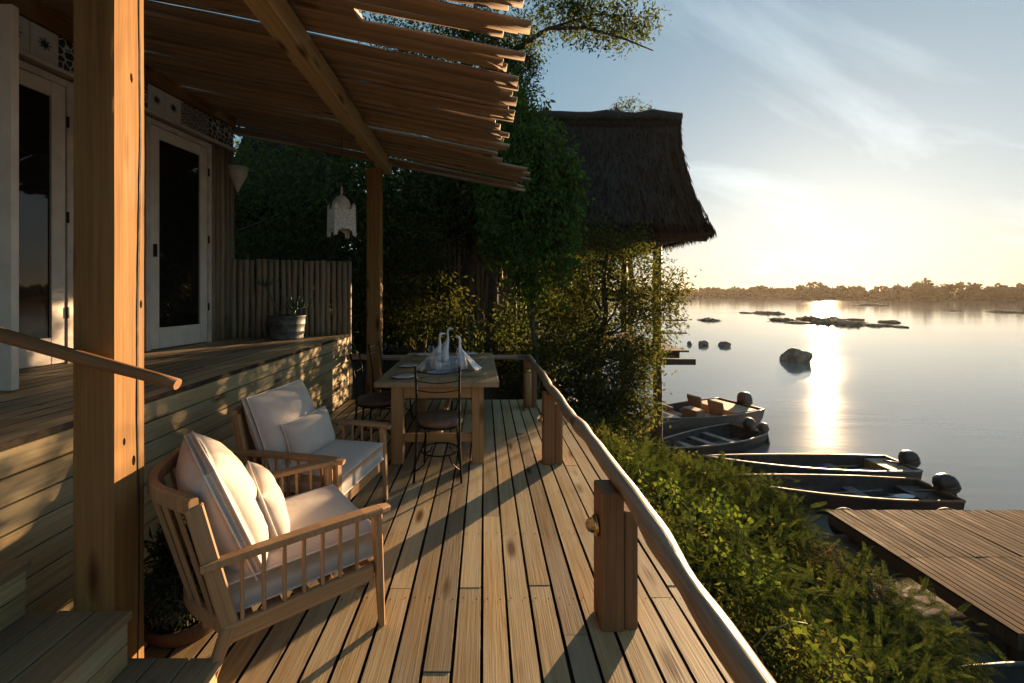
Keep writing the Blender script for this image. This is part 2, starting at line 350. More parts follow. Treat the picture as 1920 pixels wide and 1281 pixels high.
def box(name, lo, hi, mat, par=None, ch=.004):
    lo, hi = Vector(lo), Vector(hi); c = (lo+hi)/2; s = hi-lo
    ax = max(range(3), key=lambda i: s[i])
    if ax == 0: return bar(name, (lo.x, c.y, c.z), (hi.x, c.y, c.z), s.y, s.z, mat, par, (0, 0, 1), ch)
    if ax == 1: return bar(name, (c.x, lo.y, c.z), (c.x, hi.y, c.z), s.x, s.z, mat, par, (0, 0, 1), ch)
    return bar(name, (c.x, c.y, lo.z), (c.x, c.y, hi.z), s.x, s.y, mat, par, (0, 1, 0), ch)
def cushion(name, w, h, t, edge, mat, par, mtx, seed=0, n=18, pull=.05, wr=.006, piping=True, pw=4):
    V = []; F = []
    def plan(u, v): return w/2*u*(1-pull*(1-v*v)*abs(u)), h/2*v*(1-pull*(1-u*u)*abs(v))
    g = [math.sin(math.pi/2*(-1+2*i/n)) for i in range(n+1)]
    for sg in (1, -1):
        for i in range(n+1):
            for j in range(n+1):
                u, v = g[i], g[j]; x, y = plan(u, v)
                b_ = ((1-abs(u)**pw)*(1-abs(v)**pw))
                q = noise.noise(Vector((u*1.6+seed, v*1.6, sg*2.0)))*wr*2.2*b_+noise.noise(Vector((u*4.5, v*4.5+seed, sg*3.0)))*wr*b_**.5
                V.append((x, y, sg*(edge/2+(t-edge)/2*max(0, b_)**.55)+q))
    N = (n+1)**2
    for i in range(n):
        for j in range(n):
            a = i*(n+1)+j; F.append((a, a+n+1, a+n+2, a+1)); F.append((N+a, N+a+1, N+a+n+2, N+a+n+1))
    ring = [(i, 0) for i in range(n)]+[(n, j) for j in range(n)]+[(i, n) for i in range(n, 0, -1)]+[(0, j) for j in range(n, 0, -1)]
    ids = [i*(n+1)+j for i, j in ring]
    for k in range(len(ids)):
        a, c = ids[k], ids[(k+1) % len(ids)]; F.append((a, c, N+c, N+a))
    o = link(name, pym(name, V, F, True), mat, par); o.matrix_basis = mtx
    if piping:
        for sg in ((1, -1) if edge > .02 else (0,)):
            pts = [(V[a][0]*1.004, V[a][1]*1.004, sg*edge/2) for a in ids]; pts.append(pts[0])
            tube('piping', pts, .0045, 'piping_cloth', o, n=5, cap=False)
    return o
def TRS(loc, rot=(0, 0, 0)):
    from mathutils import Euler
    return Matrix.Translation(loc) @ Euler(rot).to_matrix().to_4x4()
# ---- foliage
def nrm(a): return a/np.maximum(1e-6, np.linalg.norm(a, axis=1, keepdims=True))
def blob_points(blobs, n, clump, rg, per=26, shell=.35):
    wt = np.array([(b_[3]*b_[4]*b_[5])**.75 for b_ in blobs]); wt /= wt.sum()
    K = max(4, n//per); bi = rg.choice(len(blobs), K, p=wt); B = np.array(blobs, float)[bi]
    d = nrm(rg.normal(size=(K, 3))); r = (shell+(1-shell)*rg.random(K))**.6
    C = B[:, :3]+d*r[:, None]*B[:, 3:6]
    ci = rg.integers(0, K, n); P = C[ci]+rg.normal(size=(n, 3))*clump
    return P, d[ci]
def leaf_mesh(name, P, D, size, rg, aspect=.42, droop=.3, rnd=.9, fold=.12):
    n = len(P); D = nrm(D*.5+rg.normal(size=(n, 3))*rnd-np.array([0, 0, droop])); S = nrm(np.cross(D, rg.normal(size=(n, 3)))); N = np.cross(D, S)
    L = size*(.6+.8*rg.random(n))[:, None]
    V = np.stack([P, P+D*L*.45+S*L*aspect/2+N*L*fold, P+D*L, P+D*L*.45-S*L*aspect/2+N*L*fold], 1).reshape(-1, 3)
    b_ = np.arange(n)[:, None]*4; F = np.concatenate([b_+np.array([0, 1, 2]), b_+np.array([0, 2, 3])], 1).reshape(-1, 3)
    return np_mesh(name, V, F)
def leaves(name, blobs, n, size, mat, par, seed, clump=.22, **k):
    rg = np.random.default_rng(seed); sh = k.pop('shell', .35); per = k.pop('per', 26)
    P, D = blob_points(blobs, n, clump, rg, per, sh)
    return link(name, leaf_mesh(name, P, D, size, rg, **k), mat, par)
def frond_template(L, pairs, ll, rg):
    """feathery compound leaf: leaflets in pairs along a drooping rachis (+X)"""
    T = []
    for i in range(pairs):
        f = (i+.6)/pairs; p = np.array([L*f, 0, -.22*L*f*f]); l = ll*(1-.75*abs(f-.45))
        for s in (-1, 1):
            d = np.array([.45, s*.9, -.12]); d /= np.linalg.norm(d); sd = np.array([.9*s, -.45, 0])*.17
            T.append([p, p+d*l*.5+sd*l, p+d*l, p+d*l*.5-sd*l])
    T.append([np.zeros(3), np.array([L*.5, .003, -.05*L]), np.array([L, 0, -.22*L]), np.array([L*.5, -.003, -.05*L])])
    return np.array(T)
def fronds(name, blobs, n, L, mat, par, seed, pairs=9, ll=.07, clump=.2, droop=.25, up=.3, shell=.6):
    rg = np.random.default_rng(seed); P, D = blob_points(blobs, n, clump, rg, 7, shell)
    X = nrm(D+rg.normal(size=(n, 3))*.45+np.array([0, 0, up-droop])); Y = nrm(np.cross(np.array([0, 0, 1.0])+rg.normal(size=(n, 3))*.35, X)); Z = np.cross(X, Y)
    T = frond_template(L, pairs, ll, rg); q = T.reshape(-1, 3); s = (.6+.7*rg.random(n))[:, None, None]
    V = P[:, None, :]+s*(q[None, :, 0:1]*X[:, None]+q[None, :, 1:2]*Y[:, None]+q[None, :, 2:3]*Z[:, None])
    V = V.reshape(-1, 3); F = np.arange(len(V)).reshape(-1, 4)
    return link(name, np_mesh(name, V, F), mat, par)
def limb(name, pts, r0, r1, mat, par, n=7):
    k = len(pts); return tube(name, pts, [r0+(r1-r0)*i/(k-1) for i in range(k)], mat, par, n=n)
def wig(a, b_, k, amp, rg=random):
    a, b_ = Vector(a), Vector(b_); return [a.lerp(b_, i/k)+(Vector((rg.uniform(-amp, amp), rg.uniform(-amp, amp), rg.uniform(-amp, amp))) if 0 < i < k else Vector()) for i in range(k+1)]

# ------------------------------------------------------------------ terrain and water
ZW = -3.0
def shore(y): return 5.3+.25*math.sin(y*.6)+.0*y
def bank_z(x, y):
    e = shore(y)
    if y > 9: e += min(0, -(y-9)*.12)
    f = (x-.6)/(e-.6)
    z = -1.0-2.05*max(0, min(1.25, f))**1.15
    if x < .6: z = -1.0
    if y > 7.2 and x < 1.5: z += min(.55, (y-7.2)*.25)
    if y > 17 and x < 3: z += min(1, (y-17)/8)*min(1, (3-x)/3)*4.5  # rise added behind the trees to block sky glints between leaves
    return z+.12*noise.noise(Vector((x*.8, y*.8, 0)))
xs = np.concatenate([np.linspace(-60, -6, 10), np.linspace(-5, 9, 57)]); ys = np.concatenate([np.linspace(-20, -2, 6), np.linspace(-1, 20, 64), np.linspace(22, 70, 12)])
V = [(x, y, bank_z(x, y) if x < 8.9 else -4.5) for y in ys for x in xs]; nx = len(xs)
F = [(j*nx+i, j*nx+i+1, j*nx+nx+i+1, j*nx+nx+i) for j in range(len(ys)-1) for i in range(nx-1)]
tag(link('riverbank', pym('riverbank', V, F, True), 'soil'), 'dark earth riverbank under the shrubs', kind='structure')
V = [(-60, -60, ZW), (1800, -60, ZW), (1800, 1800, ZW), (-60, 1800, ZW)]
tag(link('river', pym('river', V, [(0, 1, 2, 3)]), 'water'), 'calm wide river reflecting the sunset', kind='structure')
# far shore
FS = [(-300, 760), (0, 640), (120, 520), (196, 400), (232, 290), (258, 204), (285, 110), (300, 0), (310, -120)]
def fsp(t):
    i = min(int(t), len(FS)-2); f = t-i; a, b_ = FS[i], FS[i+1]; return a[0]+(b_[0]-a[0])*f, a[1]+(b_[1]-a[1])*f
V = []; F = []
for i, (x, y) in enumerate(FS):
    d = Vector((x, y)).normalized()
    for r_, z in ((-6, ZW-.5), (4, ZW+.7), (40, ZW+1.6), (900, ZW+8)): V.append((x+d.x*r_, y+d.y*r_, z))
for i in range(len(FS)-1):
    for k in range(3): F.append((i*4+k, i*4+k+1, i*4+5+k, i*4+4+k))
tag(link('far_bank', pym('far_bank', V, F), 'soil'), 'low far bank of the river', kind='structure')
blobs = []
for i in range(420):
    x, y = fsp(U(1.2, 7.9)); d = Vector((x, y)).normalized(); o = U(4, 26); h = U(3.4, 5.2)*(1.4 if U(0, 1) < .07 else 1); rr = U(5, 11)
    blobs.append((x+d.x*o, y+d.y*o, ZW+h*.75, rr, rr, h*.75))
    blobs.append((x+d.x*8, y+d.y*8, ZW+1.8, 8, 8, 1.6))
    for _ in range(2): blobs.append((x+d.x*o+U(-5, 5), y+d.y*o+U(-5, 5), ZW+h*U(1.0, 1.45), rr*.5, rr*.5, h*.3))
for i in range(200):
    x, y = fsp(1.2+6.7*i/199); d = Vector((x, y)).normalized(); blobs.append((x+d.x*9, y+d.y*9, ZW+2.0+U(-.3, .5), 7, 7, 2.0))
tag(leaves('far_woodland', blobs, 150000, 1.6, 'leaf_far', None, 5, clump=.7, aspect=.8, droop=0), 'hazy line of trees along the far bank', 'woodland', kind='stuff')

# ------------------------------------------------------------------ deck
DX0, DX1, DY1 = -2.02, 1.15, 6.36; PITCH = .1255
deck = struct('deck', 'long timber deck of weathered planks')
k = 0; x = DX0+PITCH/2
while x < DX1:
    cuts = [-1.6]
    y = U(.2, 2.4) if k % 3 else 2.32+U(-.02, .02)
    while y < DY1-.5: cuts.append(y); y += U(2.2, 3.6)
    cuts.append(DY1+U(-.006, .006))
    for a, b_ in zip(cuts, cuts[1:]):
        dz = U(-.002, .002); bar('plank', (x+U(-.0012, .0012), a+.002, -.016+dz), (x+U(-.0012, .0012), b_-.002, -.016+U(-.002, .002)), PITCH-.012-U(0, .002), .032, 'deck_wood', deck, (0, 0, 1), .0016, 1.0, 'plank_gap_shade')
    x += PITCH; k += 1
for y in np.arange(-1.4, 6.4, .6): box('joist', (DX0, y, -.20), (DX1-.03, y+.05, -.036), 'dark_timber', deck)
sv_ = []; sf_ = []
for i in range(int((DX1-DX0)/PITCH)):
    for y in np.arange(-1.4, 6.4, .6):
        for e in (-.036, .036):
            cx_, cy_ = DX0+PITCH*(i+.5)+e+U(-.004, .004), y+.025+U(-.008, .008); b0 = len(sv_)
            sv_ += [(cx_+.0045*math.cos(q*math.pi/4), cy_+.0045*math.sin(q*math.pi/4), .0026) for q in range(8)]; sf_.append(tuple(range(b0, b0+8)))
tag(link('screw_heads', pym('screw_heads', sv_, sf_), 'iron', deck), kind='stuff')
box('fascia', (DX1-.028, -1.6, -.21), (DX1+.004, DY1, -.036), 'siding_wood', deck)
for y in (-.5, 2, 4.2, 6.2): pole('pier', (.95, y, -2.6), (.95, y, -.21), .09, .08, 'dark_timber', deck, seed=y)

# raised platform with plank top and horizontal siding
PZ = .966; PX = -2.03
plat = struct('raised_platform', 'raised timber platform in front of the house')
def plat_end(x): return 6.44+(x+2.03)/1.42*.6
k = 0; x = PX+.012-PITCH/2
while x > -4.6:
    e = plat_end(x)-.02; c = 2.2+1.9*((k*.37) % 1)
    for a, b_ in ((-1.6, c), (c, e)):
        bar('plank', (x, a+.002, PZ-.016), (x, b_-.002, PZ-.016+U(-.002, .002)), PITCH-.009, .032, 'deck_wood', plat, (0, 0, 1), .0016, 1.0, 'plank_gap_shade')
    x -= PITCH; k += 1
z = PZ-.034; k = 0
while z > .02:
    h = min(.1215, z); c = (1.5+2.4*((k*.43) % 1), 4.1+1.6*((k*.61) % 1)); P_ = [-1.6, c[0], c[1], 6.40]
    for a, b_ in zip(P_, P_[1:]):
        bar('siding_board', (PX-.013+U(-.001, .001), a+.0015, z-h/2), (PX-.013, b_-.0015, z-h/2), .026, h-.008, 'siding_wood', plat, (0, 0, 1), .003)
    z -= h; k += 1
box('corner_board', (PX-.06, 6.402, 0), (PX+.012, 6.43, PZ-.036), 'siding_wood', plat)
box('core', (-4.4, -1.6, -.3), (PX-.05, 5.6, PZ-.036), 'dark_timber', plat)
bar('end_board', (-3.5, 5.80, .5), (PX-.03, 6.39, .5), .03, .92, 'dark_timber', plat, (0, 0, 1))

# stairs up to the platform
st = thing('stairs', 'timber steps climbing to the raised platform beside the thick post', 'stairs', (0, 0, 0))
for i, (xr, zt, ye) in enumerate(((-1.0, .2, 1.635), (-1.32, .4, 1.61), (-1.69, .6, 1.60))):
    x0 = (-1.32, -1.69, -2.015)[i]
    x = xr-.006
    for j in range(3):
        w = (xr-x0+.05)/3-.004
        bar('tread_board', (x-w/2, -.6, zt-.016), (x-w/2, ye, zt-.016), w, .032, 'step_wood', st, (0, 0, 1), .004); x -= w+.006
    for j in range(2):
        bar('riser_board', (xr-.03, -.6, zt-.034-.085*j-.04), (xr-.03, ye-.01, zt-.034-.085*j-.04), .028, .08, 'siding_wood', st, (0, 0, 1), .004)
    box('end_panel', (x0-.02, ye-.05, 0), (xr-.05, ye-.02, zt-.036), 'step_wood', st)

# ------------------------------------------------------------------ veranda roof: posts, beam, wavy slats
roof = thing('veranda_roof', 'veranda roof of wavy split-timber slats on a long beam and square posts', 'roof', (0, 0, 0))
V = []; F = []; NS = 60
for i in range(NS+1):
    z_ = 3.62*i/NS
    for q, (a, b_) in enumerate(((1, -.9), (1, -.3), (1, .3), (1, .9), (.9, 1), (0, 1), (-.9, 1), (-1, .9), (-1, 0), (-1, -.9), (-.9, -1), (0, -1), (.9, -1))):
        e = 1+.03*noise.noise(Vector((q*1.7, z_*1.6, 3)))+.012*noise.noise(Vector((q*2.9, z_*9, 1))); V.append((a*.077*e, b_*.0775*e, z_))
for i in range(NS):
    for q in range(13): j = (q+1) % 13; F.append((i*13+q, i*13+j, i*13+13+j, i*13+13+q))
F.append(tuple(range(12, -1, -1))); F.append(tuple(range(NS*13, NS*13+13)))
p = link('post', pym('post', V, F), 'post_wood', roof, (-1.473, 1.68, 0))
for (x_, y_, z_, r_, ax) in ((-1.396, 1.700, .93, .011, 'x'), (-1.396, 1.655, 1.02, .008, 'x'), (-1.396, 1.735, 1.55, .010, 'x'), (-1.396, 1.69, 2.45, .012, 'x'), (-1.50, 1.603, 1.31, .017, 'y'), (-1.47, 1.603, 1.68, .013, 'y'), (-1.46, 1.603, .78, .012, 'y'), (-1.52, 1.603, 2.25, .010, 'y')):
    kn = lathe('knot', [(r_*.8, -.004), (r_*.7, .0002), (r_*.4, .0004), (.0005, .0005)], 'knot_wood', roof, 12, (x_, y_, z_), (0, R(90), 0) if ax == 'x' else (R(90), 0, 0)); kn.scale = (2.6, 1, 1) if ax == 'x' else (1, 2.6, 1)
tag(p, 'thick split square post lit by the low sun')
for (yy, x0) in ((1.722, -1.3955),):   # the long drying crack, cut as a dark slit strip set into the face
    pts = [(-1.398+.002, yy+.006*math.sin(i*1.3)+.01*(i/9-.5), .05+i*.36) for i in range(10)]
    sweep('crack', pts, [.003+.006*math.sin(math.pi*i/9) for i in range(10)], .006, 'rubber', roof, up=(1, 0, 0), ch=.0004)
bar('post', (-1.565, 6.1, 0), (-1.565, 6.1, 3.36), .19, .17, 'post_wood', roof, (0, 1, 0), .006)
bar('beam', (-1.45, 6.36, 3.44), (-1.30, -1.2, 3.44), .155, .18, 'beam_wood', roof, (0, 0, 1), .008)
def roof_z(x): return 3.545-.2*(x+1.35)
y = 6.62; k = 0
def slat(y, x0, x1, w, th, dz, seed, skew):
    """one slab-sawn slat with waney edges, running down the roof slope"""
    S = 16; V = []; F = []; L = math.hypot(x1-x0, .2*(x1-x0))
    for i in range(S+1):
        f = i/S; e1 = noise.noise(Vector((f*3.2, seed*3.7, 0)))*.034+noise.noise(Vector((f*8, seed*3.7, 2)))*.010
        e2 = noise.noise(Vector((f*3.2, seed*3.7, 4.5)))*.034+noise.noise(Vector((f*8, seed*2.7, 7)))*.010
        c = noise.noise(Vector((f*2.1, seed*1.3, 9)))*.05; sg = noise.noise(Vector((f*2.6, seed*2.3, 12)))*.018
        a, b_ = -w/2+e1+c, w/2+e2+c; t = th*(.8+.3*noise.noise(Vector((f*2, seed, 3))))
        for u, v in ((a, .0), (a+w*.1, -t*.42), ((a+b_)/2, -t*.6), (b_-w*.1, -t*.42), (b_, 0), (b_-w*.2, t*.4), (a+w*.2, t*.4)): V.append((u, v+sg, f*L))
    n_ = 7
    for i in range(S):
        for q in range(n_): j = (q+1) % n_; F.append((i*n_+q, i*n_+n_+q, i*n_+n_+j, i*n_+j))
    F.append(tuple(range(n_))); F.append(tuple(range((S+1)*n_-1, S*n_-1, -1)))
    me = pym('slat', V, F, True); me.polygons[-1].use_smooth = False; me.polygons[-2].use_smooth = False
    o = link('slat', me, 'slat_wood', roof); m = frame_to((x0, y+skew*.5, roof_z(x0)+.03+dz), (x1, y-skew*.5, roof_z(x1)+.03+dz), (0, 0, 1)); o.location = m.translation; o.rotation_euler = m.to_euler()
while y > -1.3:
    w = U(.075, .15); far = y > 5.6
    x1 = .2+U(-.10, .09)+(.24+U(0, .2) if far else 0)
    if abs(y-2.93) < .075: x1 = -.85
    slat(y, -4.5, x1, w, U(.035, .055), U(-.012, .02)+(.015 if k % 2 else 0), k, U(-.05, .05)); k += 1
    y -= w*U(.6, .8)

# ------------------------------------------------------------------ house wall with glazed doors and tile frieze
WA = math.atan(.14)
house = thing('house', 'house front with white glazed doors, pole cladding and a painted tile frieze', 'house', (-3.8, 3.4, PZ), -WA)
def uy(Y): return (Y-3.4)/math.cos(WA)
END = uy(5.87)
box('wall', (-.30, -5.0, 0), (-.06, END, 3.1), 'wall_plaster', house)
bar('side_wall', (-4.5, END-.13, 1.5), (-.305, END-.13, 1.5), .24, 3.0, 'wall_plaster', house, (0, 0, 1))
def glazed_door(y0, y1, zt=2.52):
    d = box('door', (-.055, y0, 0), (.03, y0+.055, zt), 'frame_paint', house)   # outer jamb carries the leaf
    inv = d.matrix_basis.inverted()
    def sub(nm, lo, hi, mt):
        c = box(nm, lo, hi, mt, house); ml = c.matrix_basis.copy(); c.parent = d; c.matrix_basis = inv @ ml; return c
    sub('jamb', (-.055, y1-.055, 0), (.03, y1, zt), 'frame_paint'); sub('head', (-.054, y0+.057, zt-.06), (.029, y1-.057, zt), 'frame_paint')
    a, b_ = y0+.06, y1-.06
    sub('stile', (-.03, a, .01), (.018, a+.11, zt-.065), 'white_paint'); sub('stile', (-.03, b_-.11, .01), (.018, b_, zt-.065), 'white_paint')
    sub('rail', (-.03, a+.112, .01), (.017, b_-.112, .24), 'white_paint'); sub('rail', (-.03, a+.112, zt-.19), (.017, b_-.112, zt-.066), 'white_paint')
    sub('pane', (-.012, a+.108, .236), (-.004, b_-.108, zt-.186), 'window_glass')
    for zh in (.4, 1.25, 2.1): sub('hinge', (.019, b_+.002, zh), (.034, b_+.022, zh+.1), 'iron')
    sub('handle', (.018, a+.03, 1.02), (.05, a+.055, 1.16), 'iron')
glazed_door(uy(2.82), uy(3.86)); glazed_door(uy(4.56), uy(5.46)); glazed_door(uy(1.7), uy(2.74))
def poles_between(a, b_, r=.042):
    nn = int((b_-a)/(r*1.85)); 
    for i in range(nn): 
        y = a+(i+.5)*(b_-a)/nn; pole('cladding_pole', (-.02, y, 0), (-.02, y, 2.56), r*U(.9, 1.1), r*U(.85, 1.0), 'pole_wood', house, wob=.006, bumps=.1, seed=i+a)
poles_between(uy(3.87), uy(4.55)); poles_between(uy(5.47), END+.02)
for i in range(4): pole('cladding_pole', (-.06-.078*i, END+.03, 0), (-.06-.078*i, END+.03, 2.56), .04, .038, 'pole_wood', house, wob=.006, bumps=.1, seed=i+60)
box('lintel', (-.058, -3, 2.565), (.045, END+.03, 2.60), 'frame_paint', house)
box('fascia_board', (-.057, -3, 2.90), (.03, END+.02, 3.12), 'post_wood', house)
def star_mesh():
    V = []
    for i in range(16): a = math.pi*i/8; r_ = .058 if i % 2 == 0 else .021; V.append((.0, r_*math.cos(a), r_*math.sin(a)))
    V += [(.003, y_, z_) for _, y_, z_ in V]; F = [tuple(range(16, 32))]+[(i, (i+1) % 16, 16+(i+1) % 16, 16+i) for i in range(16)]
    return pym('star', V, F)
stm = star_mesh(); stm.materials.append(M['tile_ink'])
tw = .213; y = END-.01; i = 0
seq = ['tile_bold', 'tile_bold', 'tile_fine', 'tile_fine', 's', 's', 'tile_bold', 'tile_fine', 'tile_bold', 'tile_bold', 's', 's', 'tile_bold', 's', 's', 'tile_bold', 's']
for kd in seq:
    tl = box('tile', (-.03, y-tw+.004, 2.615), (.012, y, 2.885), 'tile_white' if kd == 's' else kd, house, .003)
    if kd == 's':
        s_ = link('star', stm, None, tl); s_.matrix_basis = tl.matrix_basis.inverted() @ TRS((.0125, y-tw/2, 2.75))
    y -= tw
# outward-swung leaf, seen on its edge at the left of the picture
od = thing('open_door', 'white glazed door leaf swung open at the left edge of the picture', 'door', (-3.93, 2.72, PZ), 0)
box('stile', (.84, -.02, .01), (.94, .025, 2.46), 'white_paint', od); box('stile', (.0, -.02, .01), (.10, .025, 2.46), 'white_paint', od)
box('rail', (.102, -.019, .01), (.838, .024, .24), 'white_paint', od); box('rail', (.102, -.019, 2.33), (.838, .024, 2.46), 'white_paint', od)
box('pane', (.1, -.003, .238), (.84, .005, 2.332), 'window_glass', od)
# sconce on the house corner
sc_ = thing('wall_sconce', 'pale cone-shaped wall lamp on the corner of the house', 'lamp', (-3.40, 5.88, 2.98))
lathe('shade', [(.012, 0), (.05, .10), (.115, .22), (.14, .34), (.134, .34), (.108, .22), (.044, .105), (.006, .02)], 'lantern_metal', sc_, n=12)
lathe('bulb', [(.01, .12), (.03, .16), (.034, .2), (.02, .25), (.004, .26)], 'lamp_glass', sc_, n=10)
box('bracket', (-.09, -.02, .27), (.0, .02, .30), 'iron', sc_); lathe('finial', [(.003, -.05), (.014, -.03), (.014, -.01), (.006, .0)], 'brass', sc_, n=8)

# pole screen at the platform end
fen = thing('pole_fence', 'screen of upright round poles at the end of the raised platform', 'fence', (0, 0, 0))
A, B = Vector((-3.44, 5.86, 0)), Vector((-2.035, 6.46, 0)); nn = 21
for i in range(nn):
    q = A.lerp(B, i/(nn-1)); pole('fence_pole', (q.x, q.y, .93 if i < nn-1 else 0), (q.x+U(-.006, .006), q.y, PZ+1.09+U(-.012, .012)), .037*U(.88, 1.12), .034*U(.88, 1.1), 'pole_wood', fen, wob=.008, bumps=.12, seed=i+100)
bar('rail', A+Vector((.02, .06, 1.3)), B+Vector((0, .06, 1.3)), .05, .07, 'pole_wood', fen, (0, 0, 1))
# stair handrail
hr = thing('handrail', 'round pole handrail sloping down past the thick post', 'handrail', (-1.45, 1.55, .4))
pole('grip_pole', (.345, -.012, .868), (-.72, -.03, 1.17), .021, .027, 'rail_post_wood', hr, wob=.006, seg=14, n=12, bumps=.08, seed=3)
pole('support', (-.60, -.03, .16), (-.60, -.03, 1.12), .025, .024, 'rail_post_wood', hr)

# ------------------------------------------------------------------ deck railing
rl = thing('deck_railing', 'low deck railing of a knotty log on short square posts', 'railing', (.64, 0, 0))
for yy in (.06, 2.08, 4.02, 5.98):
    bar('post', (-.035, yy, 0), (-.035, yy, .655), .108, .15, 'rail_post_wood', rl, (0, 1, 0), .007); bar('post', (.055, yy+.01, 0), (.055, yy+.01, .56), .066, .145, 'rail_post_wood', rl, (0, 1, 0), .007)
pole('log_rail', (.0, 6.15, .672), (.04, -1.5, .665), .036, .050, 'log_wood', rl, wob=.018, seg=120, n=14, bumps=.3, seed=2)
pole('log_rail', (.02, 6.14, .665), (-2.62, 6.16, .66), .034, .04, 'log_wood', rl, wob=.02, seg=30, n=10, bumps=.18, seed=9)
for j, (yy, zz_) in enumerate(((2.0, .47), (3.94, .41), (5.885, .50))):
    lab = ('brass globe lamp on the nearest railing post', 'brass globe lamp on the middle railing post', 'brass dome lamp on the far railing post by the table')[j]
    if j < 2:
        t_ = thing('post_lamp', lab, 'lamp', (.549, yy+.07, zz_), 0, 'brass lamps on the railing posts'); rot = (0, R(-90), 0)
        lathe('ring', [(.045, 0), (.05, .008), (.044, .02), (.03, .022)], 'brass', t_, 18, rot=rot); lathe('globe', [(.03, .012), (.034, .03), (.026, .048), (.012, .056), (.002, .058)], 'lamp_glass', t_, 16, rot=rot)
    else:
        t_ = thing('post_lamp', lab, 'lamp', (.60, yy, .43), 0, 'brass lamps on the railing posts')
        lathe('body', [(.052, -.38), (.054, .06), (.05, .065)], 'table_leg_wood', t_, 16); lathe('dome', [(.053, .066), (.05, .09), (.034, .112), (.012, .122), (.002, .124)], 'brass', t_, 16)

# ------------------------------------------------------------------ lounge chairs
def lounge_chair(label, loc, rz, seed):
    t_ = thing('lounge_chair', label, 'armchair', loc, rz, 'wooden lounge chairs on the deck'); W = 'chair_wood'
    for s in (-1, 1):
        bar('leg', (.318, s*.335, .56), (.345, s*.34, 0), .042, .055, W, t_, (0, 1, 0), .006, .62)
        bar('leg', (-.29, s*.325, .30), (-.40, s*.335, 0), .045, .055, W, t_, (0, 1, 0), .006, .62)
        bar('stile', (-.275, s*.325, .25), (-.405, s*.325, .80), .034, .062, W, t_, (1, 0, 0), .006)
        bar('side_rail', (-.31, s*.333, .275), (.30, s*.335, .275), .03, .075, W, t_, (0, 0, 1), .005)
        sweep('armrest', [(-.385, s*.34, .565), (-.2, s*.348, .572), (.05, s*.356, .575), (.24, s*.356, .572), (.33, s*.35, .566), (.375, s*.345, .560)], [.045, .055, .062, .066, .06, .045], .028, W, t_)
        for i in range(7):
            xx = -.245+i*.078; bar('spindle', (xx, s*.335, .312), (xx-.004, s*.345, .562), .015, .02, W, t_, (0, 1, 0), .004)
    box('front_rail', (.29, -.315, .238), (.322, .315, .312), W, t_); box('back_rail', (-.31, -.31, .238), (-.28, .31, .312), W, t_)
    def arc(x, z, bul, k=14): return [(x-bul*math.cos(math.pi*f/2)**1.2 if abs(f) < 1 else x, .335*f, z) for f in [-1+2*i/k for i in range(k+1)]]
    sweep('top_rail', arc(-.405, .80, .115), .034, .065, W, t_)
    sweep('lower_back_rail', arc(-.30, .30, .10), .028, .06, W, t_)
    for i in range(7):
        f = -.72+1.44*i/6; c = math.cos(math.pi*f/2)**1.2; bar('back_slat', (-.30-.10*c, .335*f, .32), (-.415-.11*c, .335*f, .785), .045, .016, W, t_, (1, 0, .3), .003)
    for i in range(5): box('seat_slat', (-.26+i*.11, -.31, .282), (-.20+i*.11, .31, .298), W, t_)
    cushion('seat_cushion', .63, .61, .165, .12, 'cushion_cloth', t_, TRS((.022, 0, .388)), seed, pull=.01, wr=.004, pw=6)
    cushion('back_cushion', .51, .61, .26, .035, 'cushion_cloth', t_, TRS((-.272, .0, .665), (0, R(-111), R(2))), seed+3, pull=.03, wr=.006, pw=2.8)
    cushion('lumbar_pillow', .28, .47, .16, .0, 'cushion_cloth', t_, TRS((-.095, .02, .585), (0, R(-108), R(-4))), seed+5, pull=.06, wr=.004)
    return t_
lounge_chair('wooden lounge chair with cream cushions nearest the camera', (-.975, 2.10, 0), math.atan2(.628, .778), 1)
lounge_chair('wooden lounge chair with cream cushions between the siding and the dining table', (-1.16, 3.02, 0), R(-11), 11)

# ------------------------------------------------------------------ dining table and chairs
tb = thing('dining_table', 'sturdy wooden dining table at the far end of the deck', 'table', (-.445, 4.84, 0), R(.6))
for i in range(6): bar('top_board', (-.475+i*.19, -.955, .755), (-.475+i*.19, .955, .755), .1885, .045, 'table_wood', tb, (0, 0, 1), .003)
for sx in (-1, 1):
    for sy in (-1, 1): bar('leg', (sx*.375, sy*.83, 0), (sx*.375, sy*.83, .73), .11, .10, 'table_leg_wood', tb, (0, 1, 0), .006)
    box('apron', (sx*.39-.014, -.778, .61), (sx*.39+.014, .778, .731), 'table_leg_wood', tb)
for sy in (-1, 1):
    box('apron', (-.318, sy*.845-.014, .61), (.318, sy*.845+.014, .731), 'table_leg_wood', tb)
    box('stretcher', (-.318, sy*.83-.02, .20), (.318, sy*.83+.02, .275), 'table_leg_wood', tb)
box('stretcher', (-.03, -.808, .205), (.03, .808, .27), 'table_leg_wood', tb)
